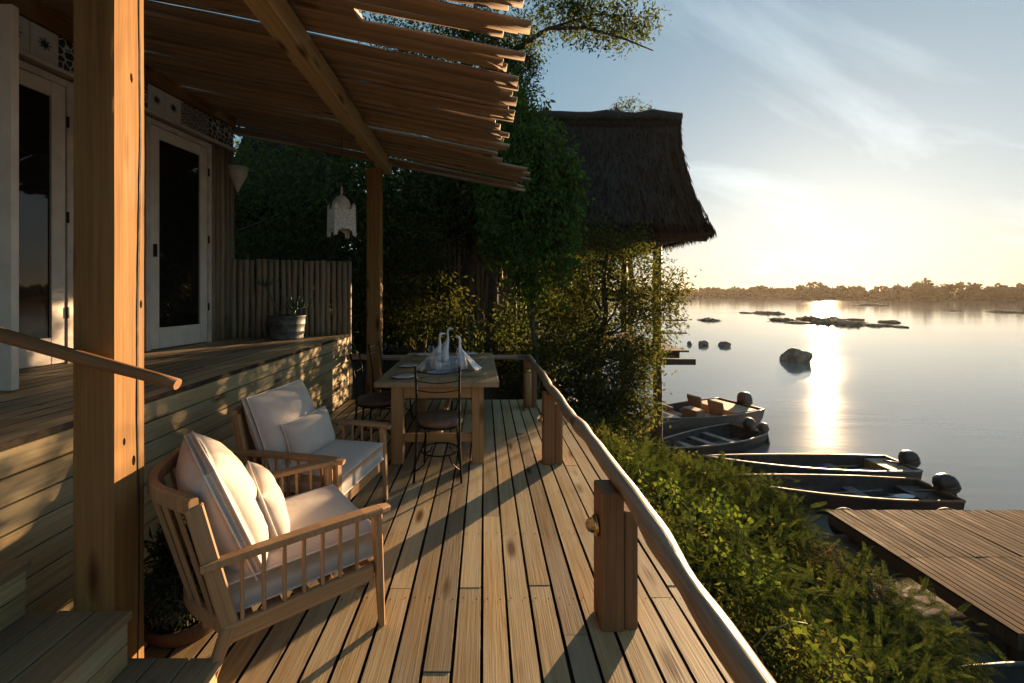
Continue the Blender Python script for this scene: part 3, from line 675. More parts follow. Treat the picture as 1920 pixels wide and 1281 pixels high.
def dining_chair(label, loc, rz):
    t_ = thing('dining_chair', label, 'chair', loc, rz, 'iron dining chairs round the table')
    for s in (-1, 1):
        tube('leg', [(-.225, s*.20, 0), (-.19, s*.185, .25), (-.175, s*.182, .46), (-.19, s*.18, .70), (-.235, s*.185, .98)], .010, 'iron', t_)
        tube('leg', [(.21, s*.165, 0), (.185, s*.15, .25), (.165, s*.14, .45)], .010, 'iron', t_)
        tube('brace', [(-.215, s*.196, .09), (-.16, s*.12, .13), (-.13, s*.09, .19)], .006, 'iron', t_)
        tube('brace', [(.205, s*.162, .09), (.15, s*.10, .13), (.11, s*.08, .19)], .006, 'iron', t_)
    for zz_, b_ in ((.935, .05), (.855, .046), (.775, .042)):
        x_ = -.235+(.98-zz_)*.16
        tube('back_slat', [(x_-b_*math.cos(math.pi*f/2), .183*f, zz_-.012*math.cos(math.pi*f/2)) for f in [-1+i/5 for i in range(11)]], .010 if zz_ > .9 else .008, 'iron', t_, n=6, flat=.5)
    tube('seat_ring', [(.195*math.cos(2*math.pi*i/24), .195*math.sin(2*math.pi*i/24), .44) for i in range(25)], .011, 'iron', t_, n=6, cap=False)
    tube('foot_ring', [(.165*math.cos(2*math.pi*i/24), .165*math.sin(2*math.pi*i/24), .2) for i in range(25)], .007, 'iron', t_, n=6, cap=False)
    lathe('seat_pad', [(.17, .445), (.205, .452), (.213, .475), (.205, .498), (.16, .512), (.05, .518), (.001, .518)], 'leather', t_, 26)
    return t_
dining_chair('iron dining chair with round leather seat at the near end of the table', (-.395, 3.80, 0), R(91))
dining_chair('iron dining chair on the house side of the table, nearer one', (-1.12, 4.48, 0), R(4))
dining_chair('iron dining chair on the house side of the table, farther one', (-1.14, 5.28, 0), R(-5))
dining_chair('iron dining chair at the far end of the table, half hidden behind it', (-.30, 5.98, 0), R(-84))
TZ = .7785
def on_table(x, y, z=0): return (-.445+x, 4.84+y, TZ+z)
rn = thing('table_runner', 'blue grey patterned runner along the middle of the table', 'table runner', on_table(.03, .05, .0))
box('cloth', (-.17, -.62, .001), (.17, .62, .005), 'runner', rn, .001)
for nm, x_, y_, r_ in (('near left', -.28, -.62, 0), ('near right', .30, -.55, 0), ('far left', -.30, .35, 0), ('far right', .30, .5, 0)):
    mt_ = lathe('place_mat', [(.165, .001), (.168, .004), (.16, .006), (.001, .006)], 'woven_mat', None, 26, on_table(x_, y_)); tag(mt_, 'round woven brown place mat at the %s corner of the table' % nm, 'place mat', 'woven place mats')
for nm, x_, y_ in (('near left corner of the table', -.33, -.76), ('left edge of the table in the middle', -.40, -.12), ('far left part of the table', -.36, .72), ('far right part of the table', .25, .8)):
    pl_ = thing('side_plate', 'small white plate at the %s' % nm, 'plate', on_table(x_, y_, .001 if y_ not in (-.76,) else .007), 0, 'white side plates')
    lathe('dish', [(.055, 0), (.06, .004), (.105, .013), (.107, .016), (.06, .008), (.001, .008)], 'porcelain', pl_, 26)
    bar('knife', (-.09, .01, .019), (.10, .03, .019), .012, .003, 'aluminium', pl_, (0, 0, 1), .0008)
def napkin_bird(label, loc, rz, s):
    t_ = thing('napkin_bird', label, 'napkin', loc, rz, 'folded napkins on the table')
    pts = [(-.01, 0, .0), (-.01, 0, .05), (.0, 0, .13), (.015, 0, .20), (.03, 0, .25), (.035, 0, .30), (.03, 0, .35), (.035, 0, .385), (.055, 0, .405), (.08, 0, .402), (.105, 0, .396)]
    rd = [.085, .088, .072, .052, .034, .023, .02, .023, .026, .016, .004]
    me = tube_mesh('folded_body', [tuple(c*s for c in q) for q in pts], [q*s for q in rd], 12, flat=.62); link('folded_body', me, 'napkin', t_)
    V = []; F = []; NU, NV = 12, 6   # pleated tail falling behind
    for i in range(NU+1):
        for j in range(NV+1):
            f, g = i/NU, j/NV*2-1; wd_ = .02+.10*f; V.append((s*(.01-.24*f), s*(g*wd_), s*(.25*(1-f)**1.15+.014*math.cos(g*11)*f+.006)))
    for i in range(NU):
        for j in range(NV): a = i*(NV+1)+j; F.append((a, a+1, a+NV+2, a+NV+1))
    me = pym('pleated_tail', V, F, True); o = link('pleated_tail', me, 'napkin', t_); md = o.modifiers.new('thickness', 'SOLIDIFY'); md.thickness = .003
napkin_bird('tall white napkin folded like a bird, left of the table centre', on_table(-.06, -.28, .006), R(25), .92)
napkin_bird('white napkin folded like a bird behind the left one', on_table(-.02, .22, .006), R(10), .95)
napkin_bird('white napkin folded like a bird on the right of the table', on_table(.21, -.30, .006), R(160), .84)
def tumbler(label, x_, y_, stem=False):
    if stem: pr = [(.033, 0), (.034, .003), (.006, .008), (.005, .08), (.02, .095), (.036, .13), (.034, .19), (.032, .19), (.033, .13), (.016, .098), (.001, .094)]
    else: pr = [(.03, 0), (.031, .003), (.037, .12), (.035, .12), (.029, .012), (.001, .012)]
    tag(lathe('wine_glass' if stem else 'tumbler', pr, 'clear_glass', None, 18, on_table(x_, y_, .006)), label, 'glass', 'drinking glasses on the table')
tumbler('clear tumbler in front of the left napkin bird', -.13, -.44); tumbler('stemmed glass beside the left napkin bird', -.02, -.42, True)
tumbler('clear tumbler left of the right napkin bird', .13, -.42); tumbler('stemmed glass behind the right napkin bird', .17, -.08, True)
tumbler('stemmed glass on the left of the table, farther back', -.17, .12, True)

# ------------------------------------------------------------------ lantern, tub plant, shrub by the post
ln = thing('hanging_lantern', 'white pierced metal lantern hanging from the veranda roof', 'lantern', (-1.84, 5.5, 2.32), R(38))
for a in range(4):
    h = bpy.data.objects.new('side', None)
    c, s = math.cos(a*math.pi/2), math.sin(a*math.pi/2)
    V = []; w_, w2 = .135, .125
    out2 = [(-w_, .0), (-w_+.035, .0), (-w_+.045, .055), (-.05, .085), (.05, .085), (w_-.045, .055), (w_-.035, 0), (w_, 0), (w2, .36), (w2-.022, .42), (w2-.05, .335), (-w2+.05, .335), (-w2+.022, .42), (-w2, .36)]
    V = [(.132, u, z) for u, z in out2]+[(.137, u, z) for u, z in out2]; k_ = len(out2)
    F = [tuple(range(k_-1, -1, -1)), tuple(range(k_, 2*k_))]+[(i, (i+1) % k_, k_+(i+1) % k_, k_+i) for i in range(k_)]
    bpy.data.objects.remove(h); link('side_panel', pym('side_panel', V, F), 'pierced_metal', ln, rot=(0, 0, a*math.pi/2))
    bar('corner_post', (.134*c-.134*s, .134*s+.134*c, -.01), (.128*c-.128*s, .128*s+.128*c, .40), .016, .016, 'lantern_metal', ln)
lathe('dome', [(.128, .335), (.124, .38), (.10, .45), (.065, .50), (.03, .525), (.012, .535), (.010, .56), (.022, .57), (.010, .585), (.007, .61), (.016, .62), (.006, .635), (.003, .66)], 'lantern_metal', ln, 16)
tube('chain', [(0, 0, .655), (0, 0, 1.28)], .004, 'iron', ln, n=6)
lathe('candle', [(.03, .09), (.03, .2), (.004, .203), (.002, .21)], 'porcelain', ln, 12)
tub = thing('galvanised_tub', 'round galvanised metal tub with a plant by the pole screen', 'planter', (-2.70, 5.84, PZ))
lathe('tub_wall', [(.215, 0), (.222, .02), (.218, .025), (.228, .1), (.232, .105), (.229, .11), (.235, .2), (.239, .205), (.236, .21), (.242, .30), (.25, .305), (.25, .318), (.238, .318), (.232, .25), (.001, .25)], 'galvanised', tub, 28)
for s in (-1, 1): tube('handle', [(-.05, s*.243, .24), (-.05, s*.268, .215), (.05, s*.268, .215), (.05, s*.243, .24)], .006, 'galvanised', tub, n=6)
pp = thing('tub_plant', 'leggy green plant with curling leaves growing in the galvanised tub', 'plant', (-2.70, 5.84, PZ+.25))
for (bx, by, tx, ty, h) in ((-.08, -.05, -.26, -.08, .48), (.06, .0, .08, .05, .22), (.02, .08, .12, .1, .18), (.1, -.05, .16, -.1, .15)):
    limb('stem', [(bx, by, -.02), (bx*.6+tx*.4, by*.6+ty*.4, h*.5), (tx, ty, h)], .012, .008, 'succulent', pp)
    for q in range(8):
        a = q*.785+U(-.2, .2); l_ = U(.13, .2); c, s = math.cos(a), math.sin(a)
        tube('leaf', [(tx, ty, h-.01), (tx+c*l_*.4, ty+s*l_*.4, h-.005+.02), (tx+c*l_*.8, ty+s*l_*.8, h+.04), (tx+c*l_*.95, ty+s*l_*.95, h+.12)], [.008, .014, .011, .003], 'succulent', pp, n=6, flat=.45)
sb = thing('post_shrub', 'low grey green shrub in a dark dish behind the thick post', 'plant', (-1.42, 2.05, 0))
lathe('dish', [(.14, 0), (.18, .05), (.19, .1), (.178, .1), (.165, .06), (.001, .055)], 'dark_timber', sb, 20)
leaves('foliage', [(0, 0, .2, .17, .17, .12)], 5200, .03, 'leaf_grey', sb, 31, clump=.02, aspect=.3, droop=-.2, shell=.7)
leaves('dry_foliage', [(-.02, 0, .36, .12, .12, .12)], 700, .07, 'leaf_dark', sb, 32, clump=.03, aspect=.12, droop=-.8)

# ------------------------------------------------------------------ shrubs on the bank below the railing
def bush(seed, par, n=3000):
    rg = random.Random(seed)
    bl = [(0, 0, .42, .66, .66, .42)]+[(rg.uniform(-.5, .5), rg.uniform(-.5, .5), rg.uniform(.25, .62), .36, .36, .26) for _ in range(5)]
    fronds('foliage', bl, n, .17, 'leaf_feather', par, seed, pairs=14, ll=.030, clump=.10, droop=.45, up=.05, shell=.62)
    for i in range(7):
        a = i*.9+rg.uniform(-.3, .3); limb('stem', [(0, 0, -.55), (.22*math.cos(a), .22*math.sin(a), .05), (.5*math.cos(a), .5*math.sin(a), .45+rg.uniform(-.1, .15))], .022, .006, 'bark', par, 5)
proto = []
BL = 'feathery green shrub in the mass covering the bank below the railing'
def canopy(x, y): return -.12-.26*(x-1.2)-.085*max(0, 6.2-y)*(x-1.2)
spots = []
y = .55
while y < 8.6:
    xe = 4.5 if y > 4.5 else (1.9+(y-.5)*.72)
    x = 1.62+U(-.1, .15)
    while x < xe: spots.append((x+U(-.12, .12), y+U(-.15, .15))); x += .82
    y += .72
leafy = None
for i, (x, y) in enumerate(spots):
    if i % 6 == 5:
        if leafy is None:
            o = leafy = thing('bank_shrub', 'small-leaved bushier shrub among the feathery ones on the bank', 'shrub', (0, 0, 0), 0, 'leafy shrubs on the bank')
            leaves('foliage', [(0, 0, .42, .62, .62, .4), (.3, .2, .6, .3, .3, .25), (-.3, .1, .55, .32, .32, .25), (.0, -.35, .5, .32, .3, .25)], 9000, .05, 'leaf_olive', o, 399, clump=.07, aspect=.4, per=14, shell=.6)
            for q in range(6): limb('stem', [(0, 0, -.5), (.2*math.cos(q), .2*math.sin(q), .1), (.45*math.cos(q), .45*math.sin(q), .5)], .02, .006, 'bark', o, 5)
        else: o = copy_tree(leafy)
    elif i < 4:
        o = thing('bank_shrub', BL, 'shrub', (0, 0, 0), 0, 'feathery shrubs on the bank'); bush(300+i, o); proto.append(o)
    else: o = copy_tree(proto[i % 4])
    o.location = (x, y, canopy(x, y)-.78-.5*max(0, min(1, (y-7.3)/.9))*min(1, x-1.3)-min(.64, .30+.2*(x-1.4))); o.rotation_euler = (0, 0, U(0, 6.28)); s = U(.85, 1.15); o.scale = (s, s, s)
# broad-leaved yellow-green vine scrambling over them
vn = thing('climbing_vine', 'bright yellow green broad-leaved vine scrambling over the shrubs beside the rail', 'vine', (1.75, 3.2, -.62))
vb = []
for i in range(11):
    a = Vector((U(-.35, .3), U(-.9, 1.5), .02)); b_ = a+Vector((U(-.2, .5), U(-.3, .5), U(.15, .42))); pts = wig(a, b_, 5, .05)
    limb('tendril', pts, .006, .002, 'succulent', vn, 5); vb += [(q.x, q.y, q.z, .09, .09, .07) for q in pts]
vb += [(U(-.4, .7), U(-1.0, 1.4), U(-.12, .06), .25, .25, .09) for _ in range(9)]
leaves('foliage', vb, 850, .045, 'leaf_vine', vn, 77, clump=.05, aspect=.7, droop=.2, per=6)
ds = thing('dry_shrub', 'dry reddish brown twiggy shrub among the green ones near the jetty', 'shrub', (4.05, 4.9, -2.5))
leaves('foliage', [(0, 0, .72, .45, .45, .38)], 1500, .05, 'leaf_dry', ds, 41, clump=.07, aspect=.2)
for i in range(8): a = i*.8; limb('stem', [(0, 0, -.3), (.2*math.cos(a), .2*math.sin(a), .4), (.45*math.cos(a), .45*math.sin(a), .95)], .02, .005, 'bark', ds, 5)

# ------------------------------------------------------------------ trees
def tree(name, label, cat, base, trunk_top, blobs, n, size, mat, seed, trunk_r=.14, limbs=6, group=None, **k):
    b0 = Vector(base); t_ = thing(name, label, cat, base, 0, group); rg = random.Random(seed)
    loc = [(q[0]-b0.x, q[1]-b0.y, q[2]-b0.z, q[3], q[4], q[5]) for q in blobs]; top = Vector(trunk_top)-b0
    limb('trunk', wig((0, 0, -.3), top, 6, .12, rg), trunk_r, trunk_r*.45, 'bark', t_, 9)
    for i in range(min(limbs, len(loc)*2)):
        q = loc[i % len(loc)]; s = top*rg.uniform(.45, .95); e = Vector(q[:3])+Vector((rg.uniform(-.5, .5)*q[3], rg.uniform(-.5, .5)*q[4], rg.uniform(-.3, .5)*q[5]))
        limb('limb', wig(s, e, 4, .12, rg), trunk_r*.35, .012, 'bark', t_, 6)
    leaves('crown', loc, n, size, mat, t_, seed, **k); return t_
tree('dense_tree', 'dense dark tree behind the hanging lantern', 'tree', (-3.6, 9.5, -.6), (-3.4, 9.4, 4.5), [(-5.2, 9.6, 3.0, 2.0, 1.4, 2.2), (-3.0, 9.2, 3.2, 1.8, 1.2, 2.0), (-4.2, 9.0, 1.2, 2.4, 1.2, 1.2), (-1.6, 9.6, 4.6, 1.6, 1.4, 1.5)], 24000, .12, 'leaf_dark', 51, clump=.26)
tree('yellow_bush', 'drooping yellow green bush catching sunlight behind the table', 'bush', (-1.4, 9.2, -.7), (-1.3, 9.2, 2.2), [(-1.45, 9.0, 2.2, .75, .6, .9), (-1.2, 8.9, 1.3, .8, .6, .7), (-2.2, 9.1, 1.9, .5, .5, .9)], 12000, .10, 'leaf_olive', 52, trunk_r=.07, clump=.16, droop=.9, aspect=.25)
tree('shade_tree', 'dark tree between the table and the thatched lodge', 'tree', (.1, 10.3, -.6), (.2, 10.2, 5.0), [(.2, 10.4, 4.2, 1.5, 1.0, 1.6), (1.2, 10.2, 3.2, 1.1, .9, 1.2), (-.9, 10.5, 3.9, 1.0, .9, .9), (1.4, 9.8, .6, 1.4, .9, .9), (.2, 10.6, -.2, 1.6, .7, .6)], 26000, .11, 'leaf_dark', 53, clump=.24)
tree('creeper', 'green creeper hanging in a column beside the roof edge', 'creeper', (.95, 8.3, -.8), (.95, 8.3, 5.2), [(.75, 8.2, 4.4, .45, .4, .75), (.95, 8.1, 3.6, .55, .45, .7), (1.2, 8.1, 2.9, .42, .4, .7), (.7, 8.1, 2.4, .5, .4, .7), (.95, 8.1, 1.9, .35, .35, .6), (.4, 8.2, 5.2, .45, .4, .5), (.35, 8.2, 3.4, .4, .4, 1.2), (1.35, 8.1, 3.4, .3, .3, .4), (1.5, 8.1, 2.5, .35, .3, .5), (1.1, 8.1, 4.3, .3, .3, .4)], 12000, .09, 'leaf_green', 54, trunk_r=.06, clump=.13, droop=1.1, aspect=.45)
tree('riverside_tree', 'loose sunlit tree leaning over the water in front of the thatched lodge', 'tree', (2.3, 9.4, -1.6), (2.7, 9.3, 2.6), [(2.2, 9.3, 2.4, .9, .7, .8), (3.1, 9.2, 2.1, .75, .6, .8), (3.6, 9.2, 1.5, .6, .5, .5), (2.7, 9.2, 1.2, 1.0, .7, .8), (3.75, 9.2, .95, .55, .45, .4), (1.6, 9.4, 1.7, .8, .6, .9), (3.4, 9.3, .3, .55, .5, .35), (4.0, 9.1, 1.75, .3, .3, .35)], 17000, .08, 'leaf_olive', 55, trunk_r=.09, clump=.13)
tree('water_edge_bush', 'dark rounded bush below the loose tree behind the far railing corner', 'bush', (2.0, 8.6, -1.7), (2.0, 8.6, .3), [(1.5, 8.6, .1, .9, .6, .7), (2.5, 8.6, -.1, .8, .6, .7), (1.0, 8.7, -.5, .8, .5, .6), (2.9, 8.7, -.8, .6, .5, .5), (2.0, 8.5, -.8, .9, .5, .5), (3.1, 8.9, .2, .4, .4, .4)], 22000, .08, 'leaf_olive', 56, trunk_r=.06, clump=.13)
ot = tree('overhanging_tree', 'tall tree reaching a leafy branch over the veranda roof', 'tree', (-.6, 11.5, -.6), (-.2, 11.2, 7.2), [(-.8, 10.8, 7.0, 2.2, 1.2, 1.3), (.3, 10.2, 7.3, 1.2, 1.0, .7), (.7, 9.6, 6.5, .5, .5, .45), (1.5, 9.3, 7.6, 1.0, .5, .35), (2.4, 9.2, 7.45, .8, .5, .3), (3.1, 9.1, 7.4, .6, .4, .28), (2.8, 9.1, 7.1, .7, .4, .2), (2.2, 9.2, 7.75, 1.2, .4, .25), (-1.4, 9.8, 7.6, 1.4, .8, .6), (.2, 9.6, 7.5, .8, .6, .6), (.8, 9.4, 5.7, .4, .4, .4), (-2.6, 10.6, 6.4, 1.3, 1.0, 1.2)], 34000, .085, 'leaf_dark', 57, trunk_r=.2, limbs=3, clump=.13, per=16)
o0 = Vector(ot.location)
limb('limb', [Vector(q)-o0 for q in ((-.2, 11.2, 7.0), (.6, 9.8, 7.1), (1.4, 9.3, 7.35), (2.2, 9.2, 7.3), (3.0, 9.1, 7.0), (3.6, 9.1, 6.75))], .07, .012, 'bark', ot)
limb('limb', [Vector(q)-o0 for q in ((1.4, 9.3, 7.35), (2.4, 9.2, 7.6), (3.5, 9.1, 7.45))], .03, .008, 'bark', ot)
tree('ridge_tree', 'small tree showing above the thatched ridge', 'tree', (6.1, 18, -1.5), (6.1, 18, 9.2), [(6.1, 18, 9.3, .7, .6, .5), (6.7, 18, 9.1, .45, .4, .3), (5.4, 18, 9.0, .4, .4, .3)], 900, .12, 'leaf_dark', 58, trunk_r=.14, clump=.10, per=10)
for i, (x_, y_, h_, lb) in enumerate(((-8.5, 13, 6.5, 'dark tree far left behind the pole screen'), (-4.8, 14, 7, 'dark tree standing behind the lantern tree'), (-1.4, 15.5, 7.0, 'dark tree farther back behind the veranda post'), (-11, 17, 8, 'tall dark tree at the back of the wood'), (3.2, 20, 7.6, 'dark tree behind the thatched roof'))):
    tree('woodland_tree', lb, 'tree', (x_, y_, -.6), (x_, y_, h_*.7), [(x_, y_, h_*.62, 2.4, 1.6, h_*.34), (x_-1.2, y_-.4, h_*.32, 2.0, 1.2, h_*.3), (x_+1.3, y_, h_*.3, 2.0, 1.2, h_*.3), (x_, y_-.5, .2, 2.6, 1.0, .9)], 15000, .2, 'leaf_dark', 60+i, clump=.4, group='dark trees behind the veranda')

cr_ = bpy.data.objects['creeper']; oc = Vector(cr_.location); sb_ = []
for i in range(34):
    x_, y_ = U(.1, 1.75), U(7.7, 8.3); z1 = U(3.6, 5.2)-.5*max(0, x_-.9); z0 = z1-U(.8, 2.0); pts = wig((x_, y_, z1), (x_+U(-.1, .2), y_, z0), 5, .05)
    limb('hanging_stem', [p_-oc for p_ in pts], .008, .003, 'bark', cr_, 4); sb_ += [(p_.x-oc.x, p_.y-oc.y, p_.z-oc.z, .09, .09, .16) for p_ in pts]
leaves('hanging_leaves', sb_, 6500, .10, 'leaf_green', cr_, 154, clump=.045, droop=1.6, aspect=.5, per=5)

# ------------------------------------------------------------------ thatched lodge
def thatched(name, label, ex0, ex1, ey, ez, rx0, rx1, ry, rz_, back, n, seed, par=None):
    rg = np.random.default_rng(seed); t_ = thing(name, label, 'lodge', (ex1-2, ey+1.5, -2.2)); o0 = Vector(t_.location)
    Q = {'f': [(ex0, ey, ez), (ex1, ey, ez), (rx1, ry, rz_), (rx0, ry, rz_)], 'b': [(ex1, back, ez), (ex0, back, ez), (rx0, ry, rz_), (rx1, ry, rz_)], 's': [(ex1, ey, ez), (ex1, back, ez), (rx1, ry, rz_), (rx1, ry, rz_)]}
    V = []; F = []
    for q in Q.values():
        a, b_, c, d = [Vector(p_)-o0 for p_ in q]; nrm_ = (b_-a).cross(d-a).normalized(); NU, NV = 22, 12; base = len(V)
        for lay in (0, 1):
            for i in range(NU+1):
                for j in range(NV+1):
                    f, g = i/NU, j/NV; p_ = (a.lerp(b_, f)).lerp(d.lerp(c, f), g); sag = -.28*math.sin(math.pi*g)
                    p_ = p_+nrm_*(sag+(.10*noise.noise(p_*1.1)+.04*noise.noise(p_*4) if lay == 0 else -.34)); V.append(p_)
            for i in range(NU):
                for j in range(NV):
                    e = base+lay*(NU+1)*(NV+1)+i*(NV+1)+j; fc = (e, e+NV+1, e+NV+2, e+1); F.append(fc if lay == 0 else fc[::-1])
        for i in range(NU):
            e = base+i*(NV+1); g = e+(NU+1)*(NV+1); F.append((e, g, g+NV+1, e+NV+1))
    rf = link('roof', pym('roof', V, F, True), 'thatch', t_)
    # straw stalks laid down the slope
    P = []; D = []; per = n//3
    for q in Q.values():
        a, b_, c, d = [np.array(p_)-np.array(o0) for p_ in q]; nn_ = np.cross(b_-a, d-a); nn_ /= np.linalg.norm(nn_)
        f = rg.random(per)[:, None]; g = (rg.random(per)**1.25)[:, None]; g[:per//4] *= .04
        p_ = (a+(b_-a)*f)*(1-g)+(d+(c-d)*f)*g+nn_*(-.28*np.sin(math.pi*g)+.06+.07*rg.random((per, 1)))
        dn = (a+(b_-a)*f)-(d+(c-d)*f); dn /= np.linalg.norm(dn, axis=1, keepdims=True); P.append(p_); D.append(dn+rg.normal(size=(per, 3))*.09+nn_*.05)
    P = np.concatenate(P); D = nrm(np.concatenate(D)); m_ = len(P); S = nrm(np.cross(D, rg.normal(size=(m_, 3)))); L = (.22+.3*rg.random(m_))[:, None]
    VV = np.stack([P-D*L*.5, P+S*.012, P+D*L*.55, P-S*.012], 1).reshape(-1, 3); FF = np.arange(len(VV)).reshape(-1, 4)
    tag(link('straw_stalks', np_mesh('straw_stalks', VV, FF), 'straw', t_), kind='stuff')
    tube('ridge_roll', [Vector((rx0, ry, rz_+.02))-o0+(Vector((rx1+.1, ry, rz_+.02))-Vector((rx0, ry, rz_)))*i/16+Vector((0, 0, .05*math.sin(i*1.9))) for i in range(17)], [.2+.03*math.sin(i*2.3) for i in range(17)], 'thatch', t_, n=9)
    return t_, o0
ld, o0 = thatched('thatched_lodge', 'lodge with a steep dark thatched roof standing on stilts over the water', -3.0, 6.03, 11.3, 3.18, -1.5, 6.62, 14.6, 7.55, 17.9, 21000, 5)
def L_(x, y, z): return Vector((x, y, z))-o0
for (x_, y_) in ((4.67, 11.5), (1.4, 11.6), (-1.6, 11.6), (5.5, 16.8), (1.5, 16.8)): pole('stilt', L_(x_, y_, -3.2), L_(x_, y_, 2.95), .125, .115, 'dark_timber', ld, wob=.02, seed=x_)
for i in range(16): box('floor_board', L_(-2.4, 11.35+i*.35, .0), L_(5.45, 11.35+i*.35+.34, .05), 'dark_timber', ld)
bar('floor_beam', L_(-2.4, 11.65, -.10), L_(5.30, 11.65, -.10), .16, .18, 'dark_timber', ld); bar('floor_beam', L_(-2.4, 16.5, -.10), L_(5.30, 16.5, -.10), .16, .18, 'dark_timber', ld)
for y_ in (11.6, 13, 14.6, 16.2): bar('cross_beam', L_(4.2, y_, -.29), L_(5.72, y_, -.29), .14, .16, 'dark_timber', ld)
for i in range(5): box('rail_board', L_(4.7, 11.36, .15+i*.17), L_(5.4, 11.39, .15+i*.17+.04), 'dark_timber', ld) if i in (2, 4) else None
for i in range(26): pole('wall_pole', L_(-2.3+i*.14, 12.9, .05), L_(-2.3+i*.14, 12.9, 3.9), .06*U(.9, 1.1), .055, 'pole_wood', ld, wob=.01, bumps=.08, seed=i)
hut, _ = thatched('thatched_hut', 'brown thatched hut roof behind the trees left of the lantern', -8.2, -3.9, 11.6, 4.0, -7.6, -4.6, 13.6, 6.6, 15.6, 7000, 8)
oh = Vector(hut.location)
for (x_, y_) in ((-7.8, 11.9), (-4.3, 11.9), (-4.3, 15.2), (-7.8, 15.2)): pole('stilt', Vector((x_, y_, -1.2))-oh, Vector((x_, y_, 4.3))-oh, .11, .1, 'dark_timber', hut)
for i in range(24): pole('wall_pole', Vector((-7.7+i*.145, 12.4, -1))-oh, Vector((-7.7+i*.145, 12.4, 4.4))-oh, .068, .062, 'dark_timber', hut, seed=i)

# ------------------------------------------------------------------ jetty
jt = thing('jetty', 'low timber jetty of narrow reddish planks over the water', 'jetty', (6.25, 5.0, -2.4))
for i in range(58):
    x_ = .06+i*.105
    for a, b_ in ((0.0, 1.44), (1.448, 2.84)): bar('plank', (x_+U(-.002, .002), a+U(-.012, .012)*(a == 0), -.016+U(-.005, .004)), (x_, b_+U(-.01, .01)*(b_ > 2), -.016+U(-.003, .003)), .094-U(0, .004), .032, 'dock_wood', jt, (0, 0, 1), .002, 1.0, 'plank_gap_shade')
for y_ in (.15, 1.4, 2.6): box('bearer', (.02, y_, -.18), (6.2, y_+.08, -.034), 'dark_timber', jt)
box('edge_beam', (.03, .02, -.22), (.09, 2.8, -.036), 'dark_timber', jt)
for x_ in (.3, 2.4, 4.5):
    for y_ in (.25, 2.55): pole('pile', (x_, y_, -2.2), (x_, y_, -.18), .09, .085, 'dark_timber', jt)
for x_, lb in ((.15, 'left corner'), (2.05, 'middle'), (4.3, 'right part')):
    ty = thing('tyre_fender', 'old tyre fender on the far side of the jetty, %s' % lb, 'tyre', (6.25+x_+.3, 7.93, -2.69), 0, 'tyre fenders along the jetty')
    tube('tyre', [(.21*math.cos(2*math.pi*i/22), 0, .21*math.sin(2*math.pi*i/22)) for i in range(23)], .075, 'rubber', ty, n=9, cap=False)
    tube('lashing', [(0, -.08, .17), (0, -.1, .2), (0, -.2, .13)], .01, 'rope', ty, n=5)
slab = thing('concrete_slab', 'reddish concrete landing slab at the water beside the jetty', 'landing slab', (4.6, 5.45, -2.85))
V = [(0, 0, 0), (2.4, 0, 0), (2.4, 2.3, 0), (.3, 2.3, 0)]; V = [(x_, y_, .05+.0*x_) for x_, y_, _ in V]+[(x_-.05, y_-.04, -.8) for x_, y_, _ in V]
link('top', pym('top', V, [(0, 1, 2, 3), (4, 7, 6, 5), (0, 4, 5, 1), (1, 5, 6, 2), (2, 6, 7, 3), (3, 7, 4, 0)]), 'concrete', slab)
rp = tube('mooring_rope', [(6.5, 4.98, -2.44), (6.7, 4.85, -2.6), (6.9, 4.7, -2.68), (7.2, 4.5, -2.6), (7.4, 4.35, -2.45)], .02, 'rope', None, n=6); tag(rp, 'slack mooring rope from the jetty corner to the nearest boat', 'rope')

# ------------------------------------------------------------------ boats
def boat_hull(t_, L, B, dep, mo, mi, rim, sheer=.18, bow=2.6, seg=18):
    """open hull: transom at x=0, bow at x=L, keel z=0"""
    def hb(f): return B/2*(.86+.14*min(1, f*4))*max(0.015, 1-f**bow)
    def sect(f, e):
        b_ = max(.01, hb(f)-e); zg = dep+sheer*f**2; k_ = .0+.5*dep*max(0, f-.6)**2*6
        return [(b_, zg), (b_*.93, zg*.62+k_*.3), (b_*.74, .10+e+k_*.8), (0, e+k_)]
    for nm, e, mt, flip in (('hull', 0, mo, False), ('inner_hull', .03, mi, True)):
        V = []; F = []
        for i in range(seg+1):
            f = i/seg; s = sect(f, e); ring = [(y_, z_) for y_, z_ in s]+[(-y_, z_) for y_, z_ in s[-2::-1]]
            V += [(f*(L-e)+e*.5 if 1 else 0, y_, z_-(.004 if e and q in (0, 6) else 0)) for q, (y_, z_) in enumerate(ring)]
        for i in range(seg):
            for q in range(6): fc = (i*7+q, i*7+7+q, i*7+8+q, i*7+q+1); F.append(fc if flip else fc[::-1])
        F.append(tuple(range(7)) if not flip else tuple(range(6, -1, -1)))
        link(nm, pym(nm, V, F), mt, t_)
    for s in (-1, 1): tube('gunwale', [(i/seg*L, s*(hb(i/seg)-.012), dep+sheer*(i/seg)**2+.012) for i in range(seg+1)], .028, rim, t_, n=6, flat=.8)
    bar('transom_cap', (0.01, -hb(0), dep+.01), (.01, hb(0), dep+.01), .05, .05, rim, t_)
    return hb
def thwart(t_, hb, L, x_, z_, mat, w=.24): b_ = hb(x_/L)*.96-.03; bar('thwart', (x_, -b_, z_), (x_, b_, z_), w, .035, mat, t_, (0, 0, 1))
